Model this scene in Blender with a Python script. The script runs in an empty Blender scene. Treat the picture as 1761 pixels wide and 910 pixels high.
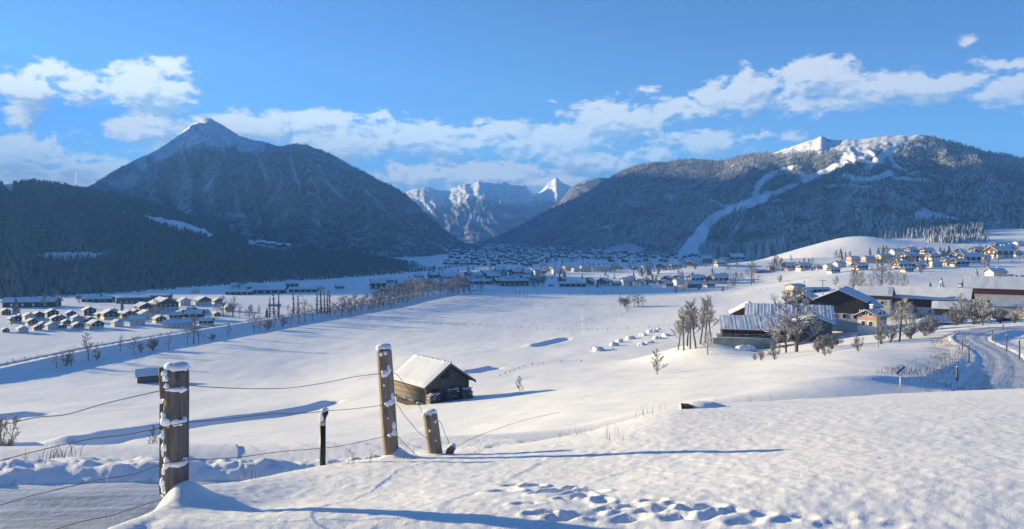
import bpy, math, random
import numpy as np
from mathutils import Vector, Matrix, Euler

SC = bpy.context.scene
COL = SC.collection
R = math.radians
random.seed(7)
rng = np.random.default_rng(11)

# ------------------------------------------------------------------ camera, sun, sky, exposure
F, CX, HY = 1300.0, 880.5, 405.0          # focal length and horizon of the photograph, in its own pixels
cam_d = bpy.data.cameras.new('camera')
cam = bpy.data.objects.new('camera', cam_d)
COL.objects.link(cam)
cam.location = (0, 0, 0)
cam.rotation_euler = (R(90), 0, 0)
cam_d.sensor_width = 36.0
cam_d.lens = 36.0 * F / 1761.0
cam_d.shift_y = -50.0 / 1761.0
cam_d.clip_start = 0.05
cam_d.clip_end = 60000
SC.camera = cam

SUN_AZ = 65.0      # degrees left of the view direction
SUN_EL = 9.2
sv = Vector((-math.sin(R(SUN_AZ)) * math.cos(R(SUN_EL)), math.cos(R(SUN_AZ)) * math.cos(R(SUN_EL)), math.sin(R(SUN_EL))))
sun_d = bpy.data.lights.new('sun', 'SUN')
sun = bpy.data.objects.new('sun', sun_d)
COL.objects.link(sun)
sun_d.energy = 5.0
sun_d.angle = R(0.5)
sun_d.color = (1.0, 0.81, 0.46)
sun.rotation_euler = sv.to_track_quat('Z', 'Y').to_euler()
sun.location = (-20, 10, 30)

SC.view_settings.view_transform = 'Standard'
SC.view_settings.look = 'None'
SC.view_settings.exposure = 2.33
SC.view_settings.gamma = 1.0
SC.cycles.volume_bounces = 2


class NT:
    """small helper for writing node trees"""
    def __init__(s, tree):
        s.t = tree
        s.n = tree.nodes
        s.l = tree.links

    def new(s, typ, **kw):
        nd = s.n.new(typ)
        for k, v in kw.items():
            setattr(nd, k, v)
        return nd

    def set(s, sock, v):
        if isinstance(v, bpy.types.NodeSocket):
            s.l.new(v, sock)
        elif v is not None:
            sock.default_value = v

    def math(s, op, a, b=None, c=None, clamp=False):
        nd = s.new('ShaderNodeMath', operation=op, use_clamp=clamp)
        s.set(nd.inputs[0], a)
        if b is not None: s.set(nd.inputs[1], b)
        if c is not None: s.set(nd.inputs[2], c)
        return nd.outputs[0]

    def mix(s, fac, a, b, mode='MIX'):
        nd = s.new('ShaderNodeMix', data_type='RGBA', blend_type=mode)
        s.set(nd.inputs[0], fac)
        s.set(nd.inputs[6], a if isinstance(a, bpy.types.NodeSocket) else (*a, 1) if len(a) == 3 else a)
        s.set(nd.inputs[7], b if isinstance(b, bpy.types.NodeSocket) else (*b, 1) if len(b) == 3 else b)
        return nd.outputs[2]

    def ramp(s, fac, lo, hi, a=0.0, b=1.0, smooth=True):
        nd = s.new('ShaderNodeMapRange', interpolation_type='SMOOTHSTEP' if smooth else 'LINEAR')
        s.set(nd.inputs[0], fac); s.set(nd.inputs[1], lo); s.set(nd.inputs[2], hi)
        s.set(nd.inputs[3], a); s.set(nd.inputs[4], b)
        return nd.outputs[0]

    def noise(s, vec, scale, detail=4, rough=0.55, dist=0.0):
        nd = s.new('ShaderNodeTexNoise')
        if vec is not None: s.l.new(vec, nd.inputs['Vector'])
        nd.inputs['Scale'].default_value = scale
        nd.inputs['Detail'].default_value = detail
        nd.inputs['Roughness'].default_value = rough
        nd.inputs['Distortion'].default_value = dist
        return nd.outputs['Fac']


W = bpy.data.worlds.new('World')
SC.world = W
W.use_nodes = True
wt = NT(W.node_tree)
for nd in list(wt.n): wt.n.remove(nd)
sky = wt.new('ShaderNodeTexSky', sky_type='NISHITA')
sky.sun_disc = False
sky.sun_elevation = R(SUN_EL)
sky.sun_rotation = R(-SUN_AZ)
sky.altitude = 900
sky.air_density = 0.95
sky.dust_density = 0.0
sky.ozone_density = 3.2

# clouds: ellipses in (azimuth, elevation) degrees broken up by noise
CL = [  # px, py, half width, half height, strength   (in the photograph's pixels)
    (45, 160, 60, 32, 1.0), (88, 118, 40, 22, .8), (150, 150, 80, 30, .9), (235, 150, 80, 34, 1.0), (290, 165, 62, 36, 1.0), (300, 118, 42, 20, .6),
    (30, 196, 34, 18, .75),
    (20, 285, 120, 42, 1.15), (150, 300, 130, 32, 1.0), (-120, 270, 140, 60, 1.1),
    (250, 225, 110, 26, .95), (400, 220, 140, 28, 1.0), (330, 255, 120, 30, .9),
    (540, 206, 90, 22, 1.0), (650, 197, 30, 10, .45), (590, 245, 130, 40, 1.1), (720, 238, 150, 34, 1.05), (850, 226, 80, 22, .9),
    (960, 245, 140, 40, 1.05), (1060, 205, 110, 36, .95), (1020, 275, 110, 30, .9), (850, 303, 150, 30, .95), (730, 300, 110, 24, .85), (930, 315, 120, 24, .8),
    (1180, 190, 90, 22, .8), (1290, 160, 100, 34, 1.0), (1400, 140, 130, 38, 1.05), (1500, 150, 120, 34, .9), (1420, 178, 90, 20, .8),
    (1620, 150, 120, 22, .85), (1740, 150, 90, 30, .85), (1735, 112, 60, 12, .4), (1900, 150, 120, 30, .8),
    (1220, 245, 95, 26, .9), (1290, 236, 50, 12, .5), (1360, 235, 32, 12, .55), (1130, 262, 60, 20, .6), (1668, 70, 26, 9, .35), (1120, 157, 22, 7, .3),
]
def cloud_group():
    g = bpy.data.node_groups.new('cloud_field', 'ShaderNodeTree')
    g.interface.new_socket('P', in_out='INPUT', socket_type='NodeSocketVector')
    g.interface.new_socket('D', in_out='OUTPUT', socket_type='NodeSocketFloat')
    g.interface.new_socket('Raw', in_out='OUTPUT', socket_type='NodeSocketFloat')
    t = NT(g)
    gi = t.new('NodeGroupInput'); go = t.new('NodeGroupOutput')
    best = None
    for (px, py, hw, hh, st) in CL:
        az = math.degrees(math.atan((px - CX) / F))
        el = math.degrees(math.atan((HY - py) / F * math.cos(R(az))))
        k = math.cos(R(az)) ** 2
        m = t.new('ShaderNodeVectorMath', operation='SUBTRACT')
        t.l.new(gi.outputs[0], m.inputs[0]); m.inputs[1].default_value = (az, el, 0)
        d = t.new('ShaderNodeVectorMath', operation='DIVIDE')
        t.l.new(m.outputs[0], d.inputs[0]); d.inputs[1].default_value = (math.degrees(hw / F) * k, math.degrees(hh / F), 1)
        ln = t.new('ShaderNodeVectorMath', operation='LENGTH'); t.l.new(d.outputs[0], ln.inputs[0])
        f = t.math('MULTIPLY', t.math('SUBTRACT', 1.0, ln.outputs['Value']), st)
        best = f if best is None else t.math('SMOOTH_MAX', best, f, 0.25)
    sc = t.new('ShaderNodeVectorMath', operation='MULTIPLY'); t.l.new(gi.outputs[0], sc.inputs[0]); sc.inputs[1].default_value = (1, 1.7, 1)
    n1 = t.noise(sc.outputs[0], 0.33, 9, 0.62, 0.35)
    n2 = t.noise(sc.outputs[0], 1.3, 6, 0.6, 0.2)
    nn = t.math('ADD', t.math('MULTIPLY', t.math('SUBTRACT', n1, 0.5), 2.6), t.math('MULTIPLY', t.math('SUBTRACT', n2, 0.5), 1.05))
    tot = t.math('ADD', t.math('MAXIMUM', best, -1.2), nn)
    tot = t.math('ADD', tot, 0.08)
    t.l.new(t.ramp(tot, 0.0, 0.48), go.inputs[0])
    t.l.new(tot, go.inputs[1])
    return g
cg = cloud_group()
tc = wt.new('ShaderNodeTexCoord')
sx = wt.new('ShaderNodeSeparateXYZ'); wt.l.new(tc.outputs['Generated'], sx.inputs[0])
hor = wt.math('SQRT', wt.math('ADD', wt.math('MULTIPLY', sx.outputs[0], sx.outputs[0]), wt.math('MULTIPLY', sx.outputs[1], sx.outputs[1])))
azd = wt.math('MULTIPLY', wt.math('ARCTAN2', sx.outputs[0], sx.outputs[1]), 180 / math.pi)
eld = wt.math('MULTIPLY', wt.math('ARCTAN2', sx.outputs[2], hor), 180 / math.pi)
cp = wt.new('ShaderNodeCombineXYZ'); wt.l.new(azd, cp.inputs[0]); wt.l.new(eld, cp.inputs[1])
def cf(off):
    a = wt.new('ShaderNodeVectorMath', operation='ADD'); wt.l.new(cp.outputs[0], a.inputs[0]); a.inputs[1].default_value = off
    g = wt.new('ShaderNodeGroup'); g.node_tree = cg; wt.l.new(a.outputs[0], g.inputs[0])
    return g.outputs[0], g.outputs[1]
d0, r0 = cf((0, 0, 0)); d1, r1 = cf((-0.30, 0.40, 0)); d2, r2 = cf((-0.9, 1.3, 0))
df = wt.math('ADD', wt.math('MULTIPLY', wt.math('SUBTRACT', r1, r0), 1.3), wt.math('MULTIPLY', wt.math('SUBTRACT', r2, r0), 0.55))
shade = wt.ramp(df, -0.55, 0.75, 0.0, 1.0)
# the bank low on the left is thick: its body is grey blue under a bright rim
th = wt.new('ShaderNodeVectorMath', operation='SUBTRACT'); wt.l.new(cp.outputs[0], th.inputs[0]); th.inputs[1].default_value = (-32.5, 3.2, 0)
th2 = wt.new('ShaderNodeVectorMath', operation='DIVIDE'); wt.l.new(th.outputs[0], th2.inputs[0]); th2.inputs[1].default_value = (7.5, 2.6, 1)
th3 = wt.new('ShaderNodeVectorMath', operation='LENGTH'); wt.l.new(th2.outputs[0], th3.inputs[0])
thick = wt.math('MULTIPLY', wt.ramp(th3.outputs['Value'], 1.0, 0.35, 0.0, 1.0), wt.ramp(r0, 0.35, 0.9, 0.0, 1.0))
shade = wt.math('MAXIMUM', shade, wt.math('MULTIPLY', thick, 0.95))
# clouds nearer the sun are brighter
near = wt.ramp(azd, 30.0, -40.0, 0.0, 1.0, smooth=False)
lit = wt.mix(near, (3.7, 3.25, 2.85), (5.4, 5.0, 4.4))
drk = wt.mix(near, (1.35, 1.4, 1.75), (1.7, 1.9, 2.4))
ccol = wt.mix(shade, lit, drk)
skyn = wt.new('ShaderNodeVectorMath', operation='SCALE'); wt.l.new(sky.outputs[0], skyn.inputs[0]); skyn.inputs['Scale'].default_value = 1 / 3.0
skyg = wt.new('ShaderNodeGamma'); wt.l.new(skyn.outputs[0], skyg.inputs[0]); skyg.inputs[1].default_value = 1.5
skyc = wt.mix(1.0, skyg.outputs[0], (3.0 * 0.17, 3.0 * 0.36, 3.0 * 0.60), 'MULTIPLY')
fin = wt.mix(wt.math('MULTIPLY', d0, 0.95), skyc, ccol)
bg = wt.new('ShaderNodeBackground'); bg.inputs[1].default_value = 0.054
wt.l.new(fin, bg.inputs[0])
wo = wt.new('ShaderNodeOutputWorld'); wt.l.new(bg.outputs[0], wo.inputs[0])

# ------------------------------------------------------------------ helpers
def tag(o, label=None, cat=None, group=None, kind=None):
    if label: o['label'] = label
    if cat: o['category'] = cat
    if group: o['group'] = group
    if kind: o['kind'] = kind
    return o

def empty(name, loc=(0, 0, 0), rz=0.0, label=None, cat=None, group=None):
    o = bpy.data.objects.new(name, None)
    COL.objects.link(o)
    o.empty_display_size = 0.2
    o.location = loc
    o.rotation_euler = (0, 0, rz)
    return tag(o, label, cat, group)

class MB:
    """collects verts and faces, builds one mesh object"""
    def __init__(s):
        s.v = []; s.f = []
    def add(s, vs, fs):
        b = len(s.v)
        s.v.extend(tuple(p) for p in vs)
        s.f.extend(tuple(i + b for i in f) for f in fs)
        return s
    def box(s, c, d, rz=0.0, taper=1.0):
        hx, hy, hz = d[0] / 2, d[1] / 2, d[2] / 2
        ca, sa = math.cos(rz), math.sin(rz)
        vs = []
        for z, k in ((-hz, 1.0), (hz, taper)):
            for x, y in ((-hx, -hy), (hx, -hy), (hx, hy), (-hx, hy)):
                x *= k; y *= k
                vs.append((c[0] + x * ca - y * sa, c[1] + x * sa + y * ca, c[2] + z))
        return s.add(vs, [(3, 2, 1, 0), (4, 5, 6, 7), (0, 1, 5, 4), (1, 2, 6, 5), (2, 3, 7, 6), (3, 0, 4, 7)])
    def tube(s, pts, rad, n=6, cap=True, jit=0.0):
        pts = [Vector(p) for p in pts]
        if not isinstance(rad, (list, tuple)): rad = [rad] * len(pts)
        base = len(s.v)
        d = (pts[-1] - pts[0])
        ref = Vector((1, 0, 0)) if abs(d.normalized().x) < 0.8 else Vector((0, 1, 0))
        for i, p in enumerate(pts):
            t = (pts[min(i + 1, len(pts) - 1)] - pts[max(i - 1, 0)]).normalized()
            a = t.cross(ref).normalized(); b = t.cross(a).normalized()
            for k in range(n):
                an = 2 * math.pi * k / n
                r = rad[i] * (1 + (random.uniform(-jit, jit) if jit else 0))
                s.v.append(tuple(p + (a * math.cos(an) + b * math.sin(an)) * r))
        for i in range(len(pts) - 1):
            for k in range(n):
                a0 = base + i * n + k; a1 = base + i * n + (k + 1) % n
                s.f.append((a0, a1, a1 + n, a0 + n))
        if cap:
            s.f.append(tuple(base + k for k in range(n))[::-1])
            e = base + (len(pts) - 1) * n
            s.f.append(tuple(e + k for k in range(n)))
        return s
    def prism(s, poly, axis, a, b):
        """extrude a 2-D polygon along axis ('x' or 'y') from a to b"""
        n = len(poly)
        def P(u, w, t): return (t, u, w) if axis == 'x' else (u, t, w)
        vs = [P(u, w, a) for u, w in poly] + [P(u, w, b) for u, w in poly]
        fs = [tuple(range(n)), tuple(range(2 * n - 1, n - 1, -1))] + [(i + n, (i + 1) % n + n, (i + 1) % n, i) for i in range(n)]
        return s.add(vs, fs)
    def blob(s, c, r, nu=8, nv=5, jit=0.12):
        vs = [(c[0], c[1], c[2] - r[2])]
        for j in range(1, nv):
            th = math.pi * j / nv - math.pi / 2
            for i in range(nu):
                ph = 2 * math.pi * i / nu
                k = 1 + random.uniform(-jit, jit)
                vs.append((c[0] + r[0] * k * math.cos(th) * math.cos(ph), c[1] + r[1] * k * math.cos(th) * math.sin(ph), c[2] + r[2] * k * math.sin(th)))
        vs.append((c[0], c[1], c[2] + r[2]))
        fs = []
        for i in range(nu): fs.append((0, 1 + (i + 1) % nu, 1 + i))
        for j in range(nv - 2):
            for i in range(nu):
                a = 1 + j * nu + i; b = 1 + j * nu + (i + 1) % nu
                fs.append((a, b, b + nu, a + nu))
        top = len(vs) - 1; l = 1 + (nv - 2) * nu
        for i in range(nu): fs.append((l + i, l + (i + 1) % nu, top))
        return s.add(vs, fs)
    def mesh(s, name, mat, smooth=False):
        me = bpy.data.meshes.new(name)
        me.from_pydata(s.v, [], s.f)
        if mat: me.materials.append(mat)
        if smooth: me.polygons.foreach_set('use_smooth', [True] * len(me.polygons))
        me.update()
        return me
    def build(s, name, mat, parent=None, smooth=False, fix=True):
        me = s.mesh(name, mat, smooth)
        if fix:
            import bmesh
            bm = bmesh.new(); bm.from_mesh(me)
            bmesh.ops.recalc_face_normals(bm, faces=bm.faces)
            bm.to_mesh(me); bm.free()
        return link(name, me, parent)

def link(name, me, parent=None, loc=None, rz=None):
    o = bpy.data.objects.new(name, me)
    COL.objects.link(o)
    if parent: o.parent = parent
    if loc is not None: o.location = loc
    if rz is not None: o.rotation_euler = (0, 0, rz)
    return o

KIDS = {}
def kids(o):
    return list(o.children)
def copy_tree(o, parent=None):
    c = o.copy(); COL.objects.link(c)
    c.parent = parent
    if parent is not None: c.matrix_parent_inverse = o.matrix_parent_inverse.copy()
    for ch in kids(o): copy_tree(ch, c)
    return c

def grid_mesh(name, V, nu, nv, mat, attrs=None, smooth=True):
    """V: (nu*nv,3) array, row-major with nv fastest"""
    i = np.arange(nu - 1)[:, None]; j = np.arange(nv - 1)[None, :]
    a = (i * nv + j).ravel()
    q = np.stack([a, a + nv, a + nv + 1, a + 1], 1).astype(np.int32)
    me = bpy.data.meshes.new(name)
    me.vertices.add(len(V)); me.vertices.foreach_set('co', V.astype(np.float32).ravel())
    me.loops.add(q.size); me.loops.foreach_set('vertex_index', q.ravel())
    me.polygons.add(len(q)); me.polygons.foreach_set('loop_start', np.arange(0, q.size, 4, dtype=np.int32))
    if smooth: me.polygons.foreach_set('use_smooth', np.ones(len(q), dtype=bool))
    for k, arr in (attrs or {}).items():
        at = me.attributes.new(k, 'FLOAT', 'POINT'); at.data.foreach_set('value', arr.astype(np.float32).ravel())
    if mat: me.materials.append(mat)
    me.update(); me.validate()
    return me

# numpy noise
def _h(ix, iy, s):
    h = (ix.astype(np.int64) * 374761393 + iy.astype(np.int64) * 668265263 + s * 974711) & 0x7fffffff
    h = ((h ^ (h >> 13)) * 1274126177) & 0x7fffffff
    return ((h ^ (h >> 16)) & 0xffff) / 65535.0
def vnoise(x, y, s=0):
    x = np.asarray(x, float); y = np.asarray(y, float)
    ix = np.floor(x); iy = np.floor(y); fx = x - ix; fy = y - iy
    fx = fx * fx * fx * (fx * (fx * 6 - 15) + 10); fy = fy * fy * fy * (fy * (fy * 6 - 15) + 10)
    a = _h(ix, iy, s); b = _h(ix + 1, iy, s); c = _h(ix, iy + 1, s); d = _h(ix + 1, iy + 1, s)
    return (a + (b - a) * fx) * (1 - fy) + (c + (d - c) * fx) * fy
def fbm(x, y, o=4, s=0, g=0.5):
    t = 0; a = 1; n = 0
    for k in range(o):
        t = t + a * (vnoise(x * 2 ** k + 17.3 * k, y * 2 ** k - 9.1 * k, s + k) - 0.5); n += a; a *= g
    return t / n * 2
def ss(x, a, b):
    t = np.clip((x - a) / (b - a), 0, 1)
    return t * t * (3 - 2 * t)

def pchip(xk, yk, x):
    xk = np.asarray(xk, float); yk = np.asarray(yk, float); x = np.asarray(x, float)
    h = np.diff(xk); d = np.diff(yk) / h
    m = np.zeros_like(yk)
    for i in range(1, len(xk) - 1):
        if d[i - 1] * d[i] > 0:
            w1 = 2 * h[i] + h[i - 1]; w2 = h[i] + 2 * h[i - 1]
            m[i] = (w1 + w2) / (w1 / d[i - 1] + w2 / d[i])
    m[0] = d[0]; m[-1] = d[-1]
    x = np.clip(x, xk[0], xk[-1])
    i = np.clip(np.searchsorted(xk, x) - 1, 0, len(h) - 1)
    t = (x - xk[i]) / h[i]
    return yk[i] * (2 * t ** 3 - 3 * t ** 2 + 1) + h[i] * m[i] * (t ** 3 - 2 * t ** 2 + t) + yk[i + 1] * (-2 * t ** 3 + 3 * t ** 2) + h[i] * m[i + 1] * (t ** 3 - t ** 2)

def P(px, py, Y):
    """the point at depth Y that the photograph shows at pixel px, py"""
    return Vector(((px - CX) / F * Y, Y, (HY - py) / F * Y))
# ------------------------------------------------------------------ materials
def new_mat(name):
    m = bpy.data.materials.new(name)
    m.use_nodes = True
    t = NT(m.node_tree)
    b = t.n['Principled BSDF']
    return m, t, b

def simple(name, col, rough=0.7, var=0.25, scale=6.0, bump=0.0, bscale=30.0, stretch=None, metal=0.0, spec=0.3):
    """a colour broken up by noise in object space, optional bump and grain direction"""
    m, t, b = new_mat(name)
    tc = t.new('ShaderNodeTexCoord')
    v = tc.outputs['Object']
    if stretch:
        mp = t.new('ShaderNodeMapping'); mp.inputs['Scale'].default_value = stretch
        t.l.new(v, mp.inputs[0]); v = mp.outputs[0]
    n = t.noise(v, scale, 5, 0.6)
    lo = tuple(c * (1 - var) for c in col); hi = tuple(min(1, c * (1 + var)) for c in col)
    t.l.new(t.mix(t.ramp(n, 0.3, 0.7), lo, hi), b.inputs['Base Color'])
    b.inputs['Roughness'].default_value = rough
    b.inputs['Metallic'].default_value = metal
    b.inputs['Specular IOR Level'].default_value = spec
    if bump:
        bn = t.new('ShaderNodeBump'); bn.inputs['Strength'].default_value = bump; bn.inputs['Distance'].default_value = 0.02
        t.l.new(t.noise(v, bscale, 4, 0.6), bn.inputs['Height']); t.l.new(bn.outputs[0], b.inputs['Normal'])
    return m

def snowy(name, col, snow_at=0.55, width=0.25, nscale=2.0, var=0.3, rough=0.85, snow=(0.80, 0.83, 0.88), patch=0.5):
    """a colour with snow lying on the faces that look up"""
    m, t, b = new_mat(name)
    tc = t.new('ShaderNodeTexCoord'); ge = t.new('ShaderNodeNewGeometry')
    sp = t.new('ShaderNodeSeparateXYZ'); t.l.new(ge.outputs['Normal'], sp.inputs[0])
    n = t.noise(tc.outputs['Object'], nscale, 4, 0.6)
    up = t.math('ADD', sp.outputs[2], t.math('MULTIPLY', t.math('SUBTRACT', n, 0.5), patch * 2))
    oi = t.new('ShaderNodeObjectInfo')
    k = t.math('ADD', 1 - var, t.math('MULTIPLY', oi.outputs['Random'], 2 * var))
    cm = t.new('ShaderNodeVectorMath', operation='SCALE'); cm.inputs[0].default_value = col; t.l.new(k, cm.inputs['Scale'])
    fac = t.ramp(up, snow_at - width, snow_at + width)
    t.l.new(t.mix(fac, cm.outputs[0], snow), b.inputs['Base Color'])
    b.inputs['Roughness'].default_value = rough
    b.inputs['Specular IOR Level'].default_value = 0.2
    return m

def snow_mat(name, scale_near=1.0, bump=0.5):
    m, t, b = new_mat(name)
    tc = t.new('ShaderNodeTexCoord'); v = tc.outputs['Object']
    n = t.noise(v, 0.6, 4)
    t.l.new(t.mix(n, (0.86, 0.87, 0.88), (0.92, 0.92, 0.92)), b.inputs['Base Color'])
    b.inputs['Roughness'].default_value = 0.55
    b.inputs['Specular IOR Level'].default_value = 0.25
    b.inputs['Subsurface Weight'].default_value = 0.0
    h = t.math('ADD', t.math('MULTIPLY', t.noise(v, 14.0 * scale_near, 5, 0.65), 1.0), t.math('MULTIPLY', t.noise(v, 55.0 * scale_near, 3, 0.6), 0.45))
    bn = t.new('ShaderNodeBump'); bn.inputs['Strength'].default_value = bump; bn.inputs['Distance'].default_value = 0.03
    t.l.new(h, bn.inputs['Height']); t.l.new(bn.outputs[0], b.inputs['Normal'])
    return m

M = {}
M['snow'] = snow_mat('snow', 1.0, 0.55)          # lying snow on things
M['roofsnow'] = simple('roof_snow', (0.74, 0.76, 0.79), 0.6, 0.05, 1.5, 0.3, 3.0)

def ground_material():
    m, t, b = new_mat('snow_ground')
    ge = t.new('ShaderNodeNewGeometry'); v = ge.outputs['Position']
    big = t.noise(v, 0.02, 5, 0.6)
    base = t.mix(big, (0.87, 0.87, 0.88), (0.93, 0.92, 0.91))
    # stubble and grass tips that stick through the thin snow on the slopes
    at = t.new('ShaderNodeAttribute', attribute_name='stubble')
    sp = t.noise(v, 3.2, 6, 0.8)
    mask = t.math('MULTIPLY', t.ramp(sp, 0.56, 0.68), at.outputs['Fac'])
    col = t.mix(mask, base, (0.24, 0.20, 0.15))
    ab = t.new('ShaderNodeAttribute', attribute_name='brush')
    bsp = t.noise(v, 0.5, 6, 0.75)
    bm = t.math('MULTIPLY', t.ramp(bsp, 0.36, 0.60), ab.outputs['Fac'])
    col = t.mix(bm, col, (0.13, 0.11, 0.10))
    t.l.new(col, b.inputs['Base Color'])
    b.inputs['Roughness'].default_value = 0.55
    b.inputs['Specular IOR Level'].default_value = 0.25
    # relief: grain close by, drifts farther off
    h1 = t.noise(v, 18.0, 5, 0.75)
    h2 = t.noise(v, 95.0, 3, 0.7)
    mp = t.new('ShaderNodeMapping'); mp.inputs['Scale'].default_value = (0.7, 1.2, 1.0); t.l.new(v, mp.inputs[0])
    h3 = t.noise(mp.outputs[0], 0.35, 6, 0.62)
    ht = t.math('ADD', t.math('MULTIPLY', h1, 0.020), t.math('MULTIPLY', h2, 0.013))
    ht = t.math('ADD', ht, t.math('MULTIPLY', h3, 0.15))
    bn = t.new('ShaderNodeBump'); bn.inputs['Distance'].default_value = 1.0
    t.l.new(t.ramp(t.noise(v, 0.9, 3), 0.35, 0.65, 0.28, 0.55), bn.inputs['Strength'])
    t.l.new(ht, bn.inputs['Height']); t.l.new(bn.outputs[0], b.inputs['Normal'])
    return m
M['ground'] = ground_material()

def mountain_material(name, forest=(0.035, 0.045, 0.045), dust=0.25, scale=0.02):
    m, t, b = new_mat(name)
    ge = t.new('ShaderNodeNewGeometry'); v = ge.outputs['Position']
    at = t.new('ShaderNodeAttribute', attribute_name='cover')
    n = t.noise(v, scale, 8, 0.72)
    fine = t.noise(v, scale * 7, 5, 0.75)
    frost = t.math('MULTIPLY', t.ramp(t.math('ADD', t.math('MULTIPLY', n, 0.6), t.math('MULTIPLY', fine, 0.4)), 0.45, 0.62), dust)
    mpv = t.new('ShaderNodeMapping'); mpv.inputs['Scale'].default_value = (1.0, 1.0, 0.35); t.l.new(v, mpv.inputs[0])
    chute = t.ramp(t.noise(mpv.outputs[0], scale * 0.55, 7, 0.7, 0.8), 0.54, 0.66)
    wood = t.mix(t.math('MAXIMUM', frost, t.math('MULTIPLY', chute, min(1.0, dust * 1.4))), forest, (0.66, 0.68, 0.72))
    rock = t.noise(v, scale * 2.2, 8, 0.75)
    high = t.mix(t.ramp(rock, 0.50, 0.60), (0.86, 0.88, 0.92), (0.16, 0.16, 0.17))
    ar = t.new('ShaderNodeAttribute', attribute_name='rock')
    sn = t.mix(ar.outputs['Fac'], (0.86, 0.88, 0.92), high)
    t.l.new(t.mix(at.outputs['Fac'], wood, sn), b.inputs['Base Color'])
    b.inputs['Roughness'].default_value = 0.9
    b.inputs['Specular IOR Level'].default_value = 0.05
    bn = t.new('ShaderNodeBump'); bn.inputs['Strength'].default_value = 0.6; bn.inputs['Distance'].default_value = 1.0
    t.l.new(t.math('MULTIPLY', rock, 0.12 / scale * 0.6), bn.inputs['Height']); t.l.new(bn.outputs[0], b.inputs['Normal'])
    return m
# ------------------------------------------------------------------ the ground as a height function
TY = [10, 14, 25, 40, 60, 90, 130, 180, 250, 330, 420, 550, 750, 1000, 1400, 2000, 3000, 8000, 30000]
TT = {
    -400: [-3.4, -4.2, -7.6, -11.7, -17, -24.5, -33, -41, -46] + [-46] * 10,
    0:    [-3.6, -4.3, -7.6, -11.7, -16.8, -23.5, -31, -38.8, -46] + [-46] * 10,
    250:  [-3.6, -4.3, -7.6, -11.6, -16.6, -23.2, -31, -39, -45.5] + [-46] * 10,
    500:  [-3.7, -4.5, -7.5, -11.5, -16.2, -22.5, -30.3, -37.5, -44.8] + [-46] * 10,
    740:  [-3.9, -4.6, -7.3, -11, -15.5, -21, -26.9, -33, -39.8, -44.8] + [-46] * 9,
    1000: [-4, -4.6, -6.9, -9.8, -13.6, -18.6, -24.5, -30.5, -37, -42.4, -45.5] + [-46] * 8,
    1250: [-4.2, -4.6, -6.0, -8.8, -12, -16.4, -22, -28.3, -33.5, -37, -40, -43, -45, -45, -44, -42, -42, -42, -42],
    1500: [-4.5, -4.7, -6.0, -8.2, -11, -14.4, -18.8, -24.0, -29.2, -32, -32.2, -31, -26, -15, -2, 8, 10, 10, 10],
    1761: [-4.8, -5.1, -6.5, -9.3, -12.2, -15.3, -18, -21, -25, -28, -29.2, -27.5, -22, -10, 8, 16, 20, 20, 20],
    2200: [-5, -5.2, -6.5, -9, -11.5, -14, -16, -17, -20, -22, -22, -20, -14, 0, 18, 28, 30, 30, 30],
}
TPX = np.linspace(-400, 2200, 261)
TLY = np.linspace(math.log(10), math.log(30000), 500)
_c = np.array([pchip(np.log(TY), v, TLY) for v in TT.values()])
_k = list(TT.keys())
TZ = np.array([pchip(_k, _c[:, j], TPX) for j in range(len(TLY))]).T      # (px, lnY)

def bil(tab, gx, gy, x, y):
    fx = np.clip((x - gx[0]) / (gx[1] - gx[0]), 0, len(gx) - 1.001); fy = np.clip((y - gy[0]) / (gy[1] - gy[0]), 0, len(gy) - 1.001)
    i = fx.astype(int); j = fy.astype(int); fx = fx - i; fy = fy - j
    return (tab[i, j] * (1 - fx) + tab[i + 1, j] * fx) * (1 - fy) + (tab[i, j + 1] * (1 - fx) + tab[i + 1, j + 1] * fx) * fy

# the knoll the photographer stands on
MPX = [-400, 0, 180, 285, 312, 420, 560, 670, 760, 830, 1000, 1170, 1400, 1761, 2200]
CRY = [1.9, 3.0, 4.0, 5.1, 5.6, 6.8, 8.8, 9.4, 9.8, 10.2, 11.5, 15, 19, 24, 27]
CRP = [1200, 1010, 915, 866, 844, 828, 800, 786, 779, 772, 745, 700, 685, 668, 655]
MIY = [1.6, 2.7, 3.6, 4.7, 4.9, 5.3, 6.0, 6.1, 6.2, 6.2, 6.4, 6.6, 6.8, 7.5, 8]
MIP = [1330, 1080, 950, 884, 876, 872, 855, 848, 838, 834, 818, 798, 775, 750, 740]
BOY = [1.3, 2.2, 3.0, 4.2, 4.25, 4.3, 4.3, 4.28, 4.25, 4.2, 4.14, 4.0, 3.86, 3.8, 3.8]
BOP = [1500, 1260, 1060, 914, 912, 910, 910, 910, 910, 910, 910, 910, 910, 910, 910]
MLY = np.linspace(math.log(0.7), math.log(45), 400)
_mt = []
for px in TPX:
    g = lambda a: float(pchip(MPX, a, px))
    y1, y2, y3 = g(BOY), g(MIY), g(CRY)
    z1, z2, z3 = [(HY - p) / F * y for p, y in ((g(BOP), y1), (g(MIP), y2), (g(CRP), y3))]
    ks = [0.7, y1, y2, y3, y3 * 1.12, y3 * 1.5, 60]
    zs = [z1 + 0.03, z1, z2, z3, z3 - 0.35 * (y3 / 9) - 0.1, z3 - 3.2 * (0.5 + y3 / 20), z3 - 40]
    _mt.append(pchip(np.log(ks), zs, MLY))
MZ = np.array(_mt)

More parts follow.
